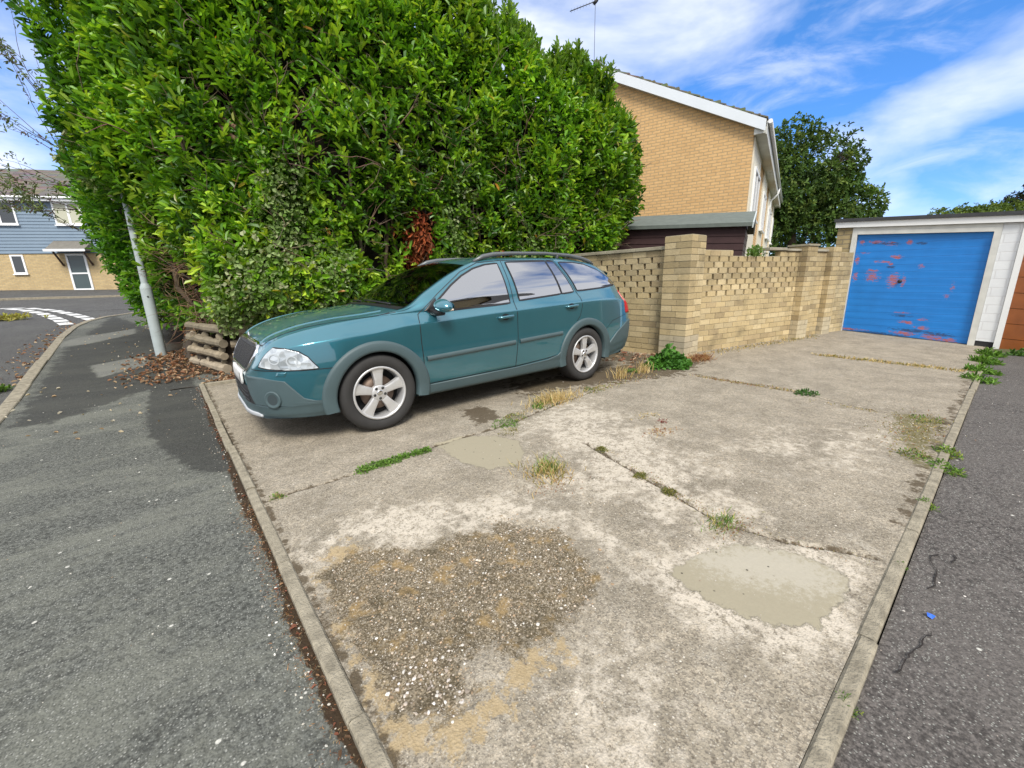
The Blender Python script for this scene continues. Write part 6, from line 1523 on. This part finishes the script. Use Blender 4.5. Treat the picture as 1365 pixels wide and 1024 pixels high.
weed('dry_weed', 'mossy brown and green growth filling the pad corner against the right edging', 'weeds', (4.3, .35), [blades(380, 4.35, .34, .55, .20, .025, OLV+RUST+STRAW, [3, 2, 1, 1, 1, .5, 1, 0, 1], lean=1, wd=.0028), rl_(36, 3.72, .27, .10, .02, GRN+OLV, [1]*6, up=.02), rl_(30, 4.75, .30, .12, .02, OLV+GRN, [1]*6, up=.02), blades(110, 4.75, .75, .05, .35, .02, STRAW+OLV, [1, 0, 1, 1, 1, 1], lean=1, wd=.0025)])
for i, (x, y, r_, up_, lb) in enumerate(((3.97, .115, .07, .035, 'small green weed outside the right edging, farther one beside the mossy corner'), (3.62, .10, .075, .04, 'small green weed outside the right edging, nearer one beside the mossy corner'), (2.98, .11, .035, .02, 'tiny seedling on the right edging between the mossy corner and the cracked tarmac'), (1.33, .11, .022, .018, 'little green grass tuft against the right edging nearest the bottom of the photo'))):
    weed('edging_weed', lb, 'weeds', (x, y), [rl_(34, x, y, r_, r_*.42, GRN+[(.25, .3, .07)], [2, 2, 1, 1], up=up_, wr=.35), blades(26, x, y, r_, r_, up_*1.2, GRN, [1, 1, 1], wd=.0015)])
weed('edging_weed', 'speck of green at the right edging beside the end of the slab crack', 'weeds', (2.2, .12), [rl_(10, 2.22, .11, .018, .009, GRN, [1, 1, 1], up=.008)])
for x, y, n_, up_, lb in ((10.1, .10, 70, .10, 'lush green dandelion clump at the foot of the white pier, nearest the garage'), (9.0, .12, 80, .07, 'second green dandelion clump from the garages along the edging'), (7.9, .13, 60, .05, 'third green clump along the edging, in front of the dandelions'), (7.1, .13, 34, .04, 'sparse green tuft where the clumps along the edging end')):
    weed('dandelion', lb, 'plant', (x, y), [rl_(n_, x, y, .15, .07, [(.09, .20, .025), (.14, .27, .04), (.06, .14, .02)], [2, 2, 1], up=up_, per=4, wr=.24), rl_(n_//3, x-.1, y-.04, .13, .06, [(.09, .20, .025), (.16, .29, .05)], [2, 1], up=up_*.6, per=4, wr=.3)])
weed('dandelion', 'low green weed on the tarmac in front of the orange-brown garage door', 'plant', (10.6, -.35), [rl_(50, 10.6, -.38, .28, .10, [(.08, .17, .03), (.05, .11, .02)], [1, 1], up=.09, per=4, wr=.35)])
weed('straw_weed', 'strip of dried grass in the joint across the apron in front of the blue garage', 'weeds', (7.7, 1.2), [blades(75, 7.66, .35+i*.17, .10, .18, .045, STRAW+OLV, [2, 2, 1, 2, 1, 1], lean=.7, wd=.005) for i in range(9)])
weed('straw_weed', 'dry grass fringe along the foot of the perforated wall', 'weeds', (8.2, 2.6), [blades(40, 6.8+i*.3, 3.0-.055*i, .3, .14, .05, STRAW+OLV, [2, 2, 1, 1, 1, 1], lean=.8, wd=.005) for i in range(11)])
for i, (x, y, lb) in enumerate(((2.12, 1.32, 'moss cushion in the slab crack, farther of the pair'), (2.07, 1.10, 'moss cushion in the slab crack, nearer of the pair'), (2.28, 1.75, 'dry mossy tuft at the far end of the slab crack'))):
    weed('moss', lb, 'moss', (x, y), [rl_(70, x, y, .040, .010, OLV+[(.12, .14, .03)], [1, 1, 1, 2], up=.012, wr=.7), blades(60, x+.02, y-.08, .03, .12, .010, OLV+RUST, [1]*6, lean=1, wd=.0015)])
weed('yellow_weed', 'yellowish weed growing in the road at the far left of the photo', 'weeds', (-3.34, 17.7), [(lambda v: (v[0]+np.array([0, 0, 0.0]), v[1], v[2]))(rosettes(np.stack([-3.34+RNG.normal(size=90)*.22, 17.7+RNG.normal(size=90)*.15, .53+.12*RNG.random(90)], 1), np.tile([0, 0, 1.], (90, 1)), 4, np.full(90, .10), palette(90, [(.30, .30, .06), (.36, .33, .10)], [1, 1]), wr=.4))])
weed('edging_weed', 'small green weed in the road gutter at the very left edge of the photo', 'weeds', (-1.75, 7.95), [rosettes(np.stack([-1.76+RNG.normal(size=30)*.05, 7.95+RNG.normal(size=30)*.05, .05+.04*RNG.random(30)], 1), np.tile([0, 0, 1.], (30, 1)), 4, np.full(30, .07), palette(30, GRN, [1, 1, 1]), wr=.4)])
weed('wall_plant', 'small leafy plant sprouting from the top of the wall where the coping is missing', 'plant', (7.9, 3.05), [(lambda n_: rosettes(np.stack([8.0+RNG.normal(size=n_)*.14, 3.03+RNG.normal(size=n_)*.04, 1.53+.15*RNG.random(n_)], 1), np.tile([0, -.3, 1.], (n_, 1))+RNG.normal(size=(n_, 3))*.4, 4, np.full(n_, .06), palette(n_, [(.10, .20, .04), (.16, .25, .06)], [1, 1]), wr=.5))(60)])
# dead twigs lying in the edging gap
P_ = [blades(160, .165, .5+i*.30, .05, .3, .018, RUST+[(.3, .25, .16)], [1, 1, 1, 2], lean=1.6, wd=.0012) for i in range(8)]
V, F, c_ = cat(P_); tag(np_mesh('dead_grass', V, F, M['leafmatt'], c_), kind='stuff')
# scrap of blue plastic
q = MB(); q.add([(-.012, -.006, 0), (.010, -.012, .004), (.014, .006, .002), (.002, .012, .010), (-.010, .008, .003), (0, 0, .012)], [(0, 1, 5), (1, 2, 5), (2, 3, 5), (3, 4, 5), (4, 0, 5)]); b_ = q.build('plastic_scrap', simple('blue_plastic', (.03, .13, .62), .4)); b_.location = (1.97, 0.0, -.008); tag(b_, 'tiny crumpled scrap of blue plastic on the tarmac', 'litter')
# ------------------------------------------------------------------ houses behind the viewer, seen only as reflections in the car glass
oh = thing('opposite_house', 'dark roofed house seen only as a reflection in the side windows of the car', 'house', (11, -7.5, 0), R(0))
q = MB(); q.box(-10, 10, -7, 0, -.2, 5.2); q.build('wall', FB, oh)
q = MB(); q.add([(-10.4, .4, 5.1), (10.4, .4, 5.1), (7.5, -3.5, 7.7), (-7.5, -3.5, 7.7), (-10.4, -7.4, 5.1), (10.4, -7.4, 5.1)], [(0, 1, 2, 3), (3, 2, 5, 4), (1, 5, 2), (0, 3, 4), (0, 4, 5, 1)]); q.build('roof', simple('dark_tile', (.07, .065, .06), .9), oh)

# ------------------------------------------------------------------ groups, and one object for each separate piece
GRP = {'grass_tuft': 'weeds and grass in the concrete joints', 'weeds': 0}
for o in list(C.objects):
    if o.parent is None and o.get('category') in ('weeds', 'grass tuft', 'moss'): o['group'] = 'weeds growing in the joints and edges'
    if o.parent is None and o.name.startswith('dandelion'): o['group'] = 'leafy clumps by the garages'
    if o.parent is None and o.get('category') in ('brick pillar',): o['group'] = 'brick pillars of the garden wall'
    if o.parent is None and o.get('category') == 'garden wall': o['group'] = 'stretches of brick garden wall'
    if o.parent is None and o.get('category') == 'garage': o['group'] = 'garages in a row'
    if o.parent is None and o.name.startswith('background_tree'): o['group'] = 'trees far behind the garages'
    if o.parent == hedge and o.name.split('.')[0] in ('twig', 'yellow_leaf', 'young_shoot', 'dead_foliage', 'ivy'): o['kind'] = 'stuff'
def split_islands(o, name):
    me = o.data; n = len(me.vertices); par = list(range(n))
    def fd(a):
        while par[a] != a: par[a] = par[par[a]]; a = par[a]
        return a
    for e in me.edges:
        a, b = fd(e.vertices[0]), fd(e.vertices[1])
        if a != b: par[a] = b
    roots = {}
    for v in range(n): roots.setdefault(fd(v), []).append(v)
    if len(roots) < 2: return
    for k, vs in enumerate(roots.values()):
        idx = {v: i for i, v in enumerate(vs)}; keep = set(vs)
        mb = MB(); mb.v = [tuple(me.vertices[v].co) for v in vs]
        for p_ in me.polygons:
            if p_.vertices[0] in keep: mb.f.append([idx[v] for v in p_.vertices]); mb.c.append((.5, .5, .5)); mb.m.append(p_.material_index); mb.sm.append(p_.use_smooth)
        if not mb.f: continue
        q_ = mb.build(name, [m_ for m_ in me.materials], o.parent)
        for ch in list(o.children): ch.parent = q_
    bpy.data.objects.remove(o)
for o in [c_ for c_ in car.children]:
    nm = o.name.split('.')[0]
    if o.type == 'MESH' and nm in ('wheel_arch_cladding', 'sill_cladding', 'window_seal', 'rub_strip', 'bonnet_crease', 'wiper', 'washer_cap', 'shut_line', 'lower_grille_slat', 'skid_plate', 'rear_bumper_cladding', 'front_bumper_cladding'): split_islands(o, nm)
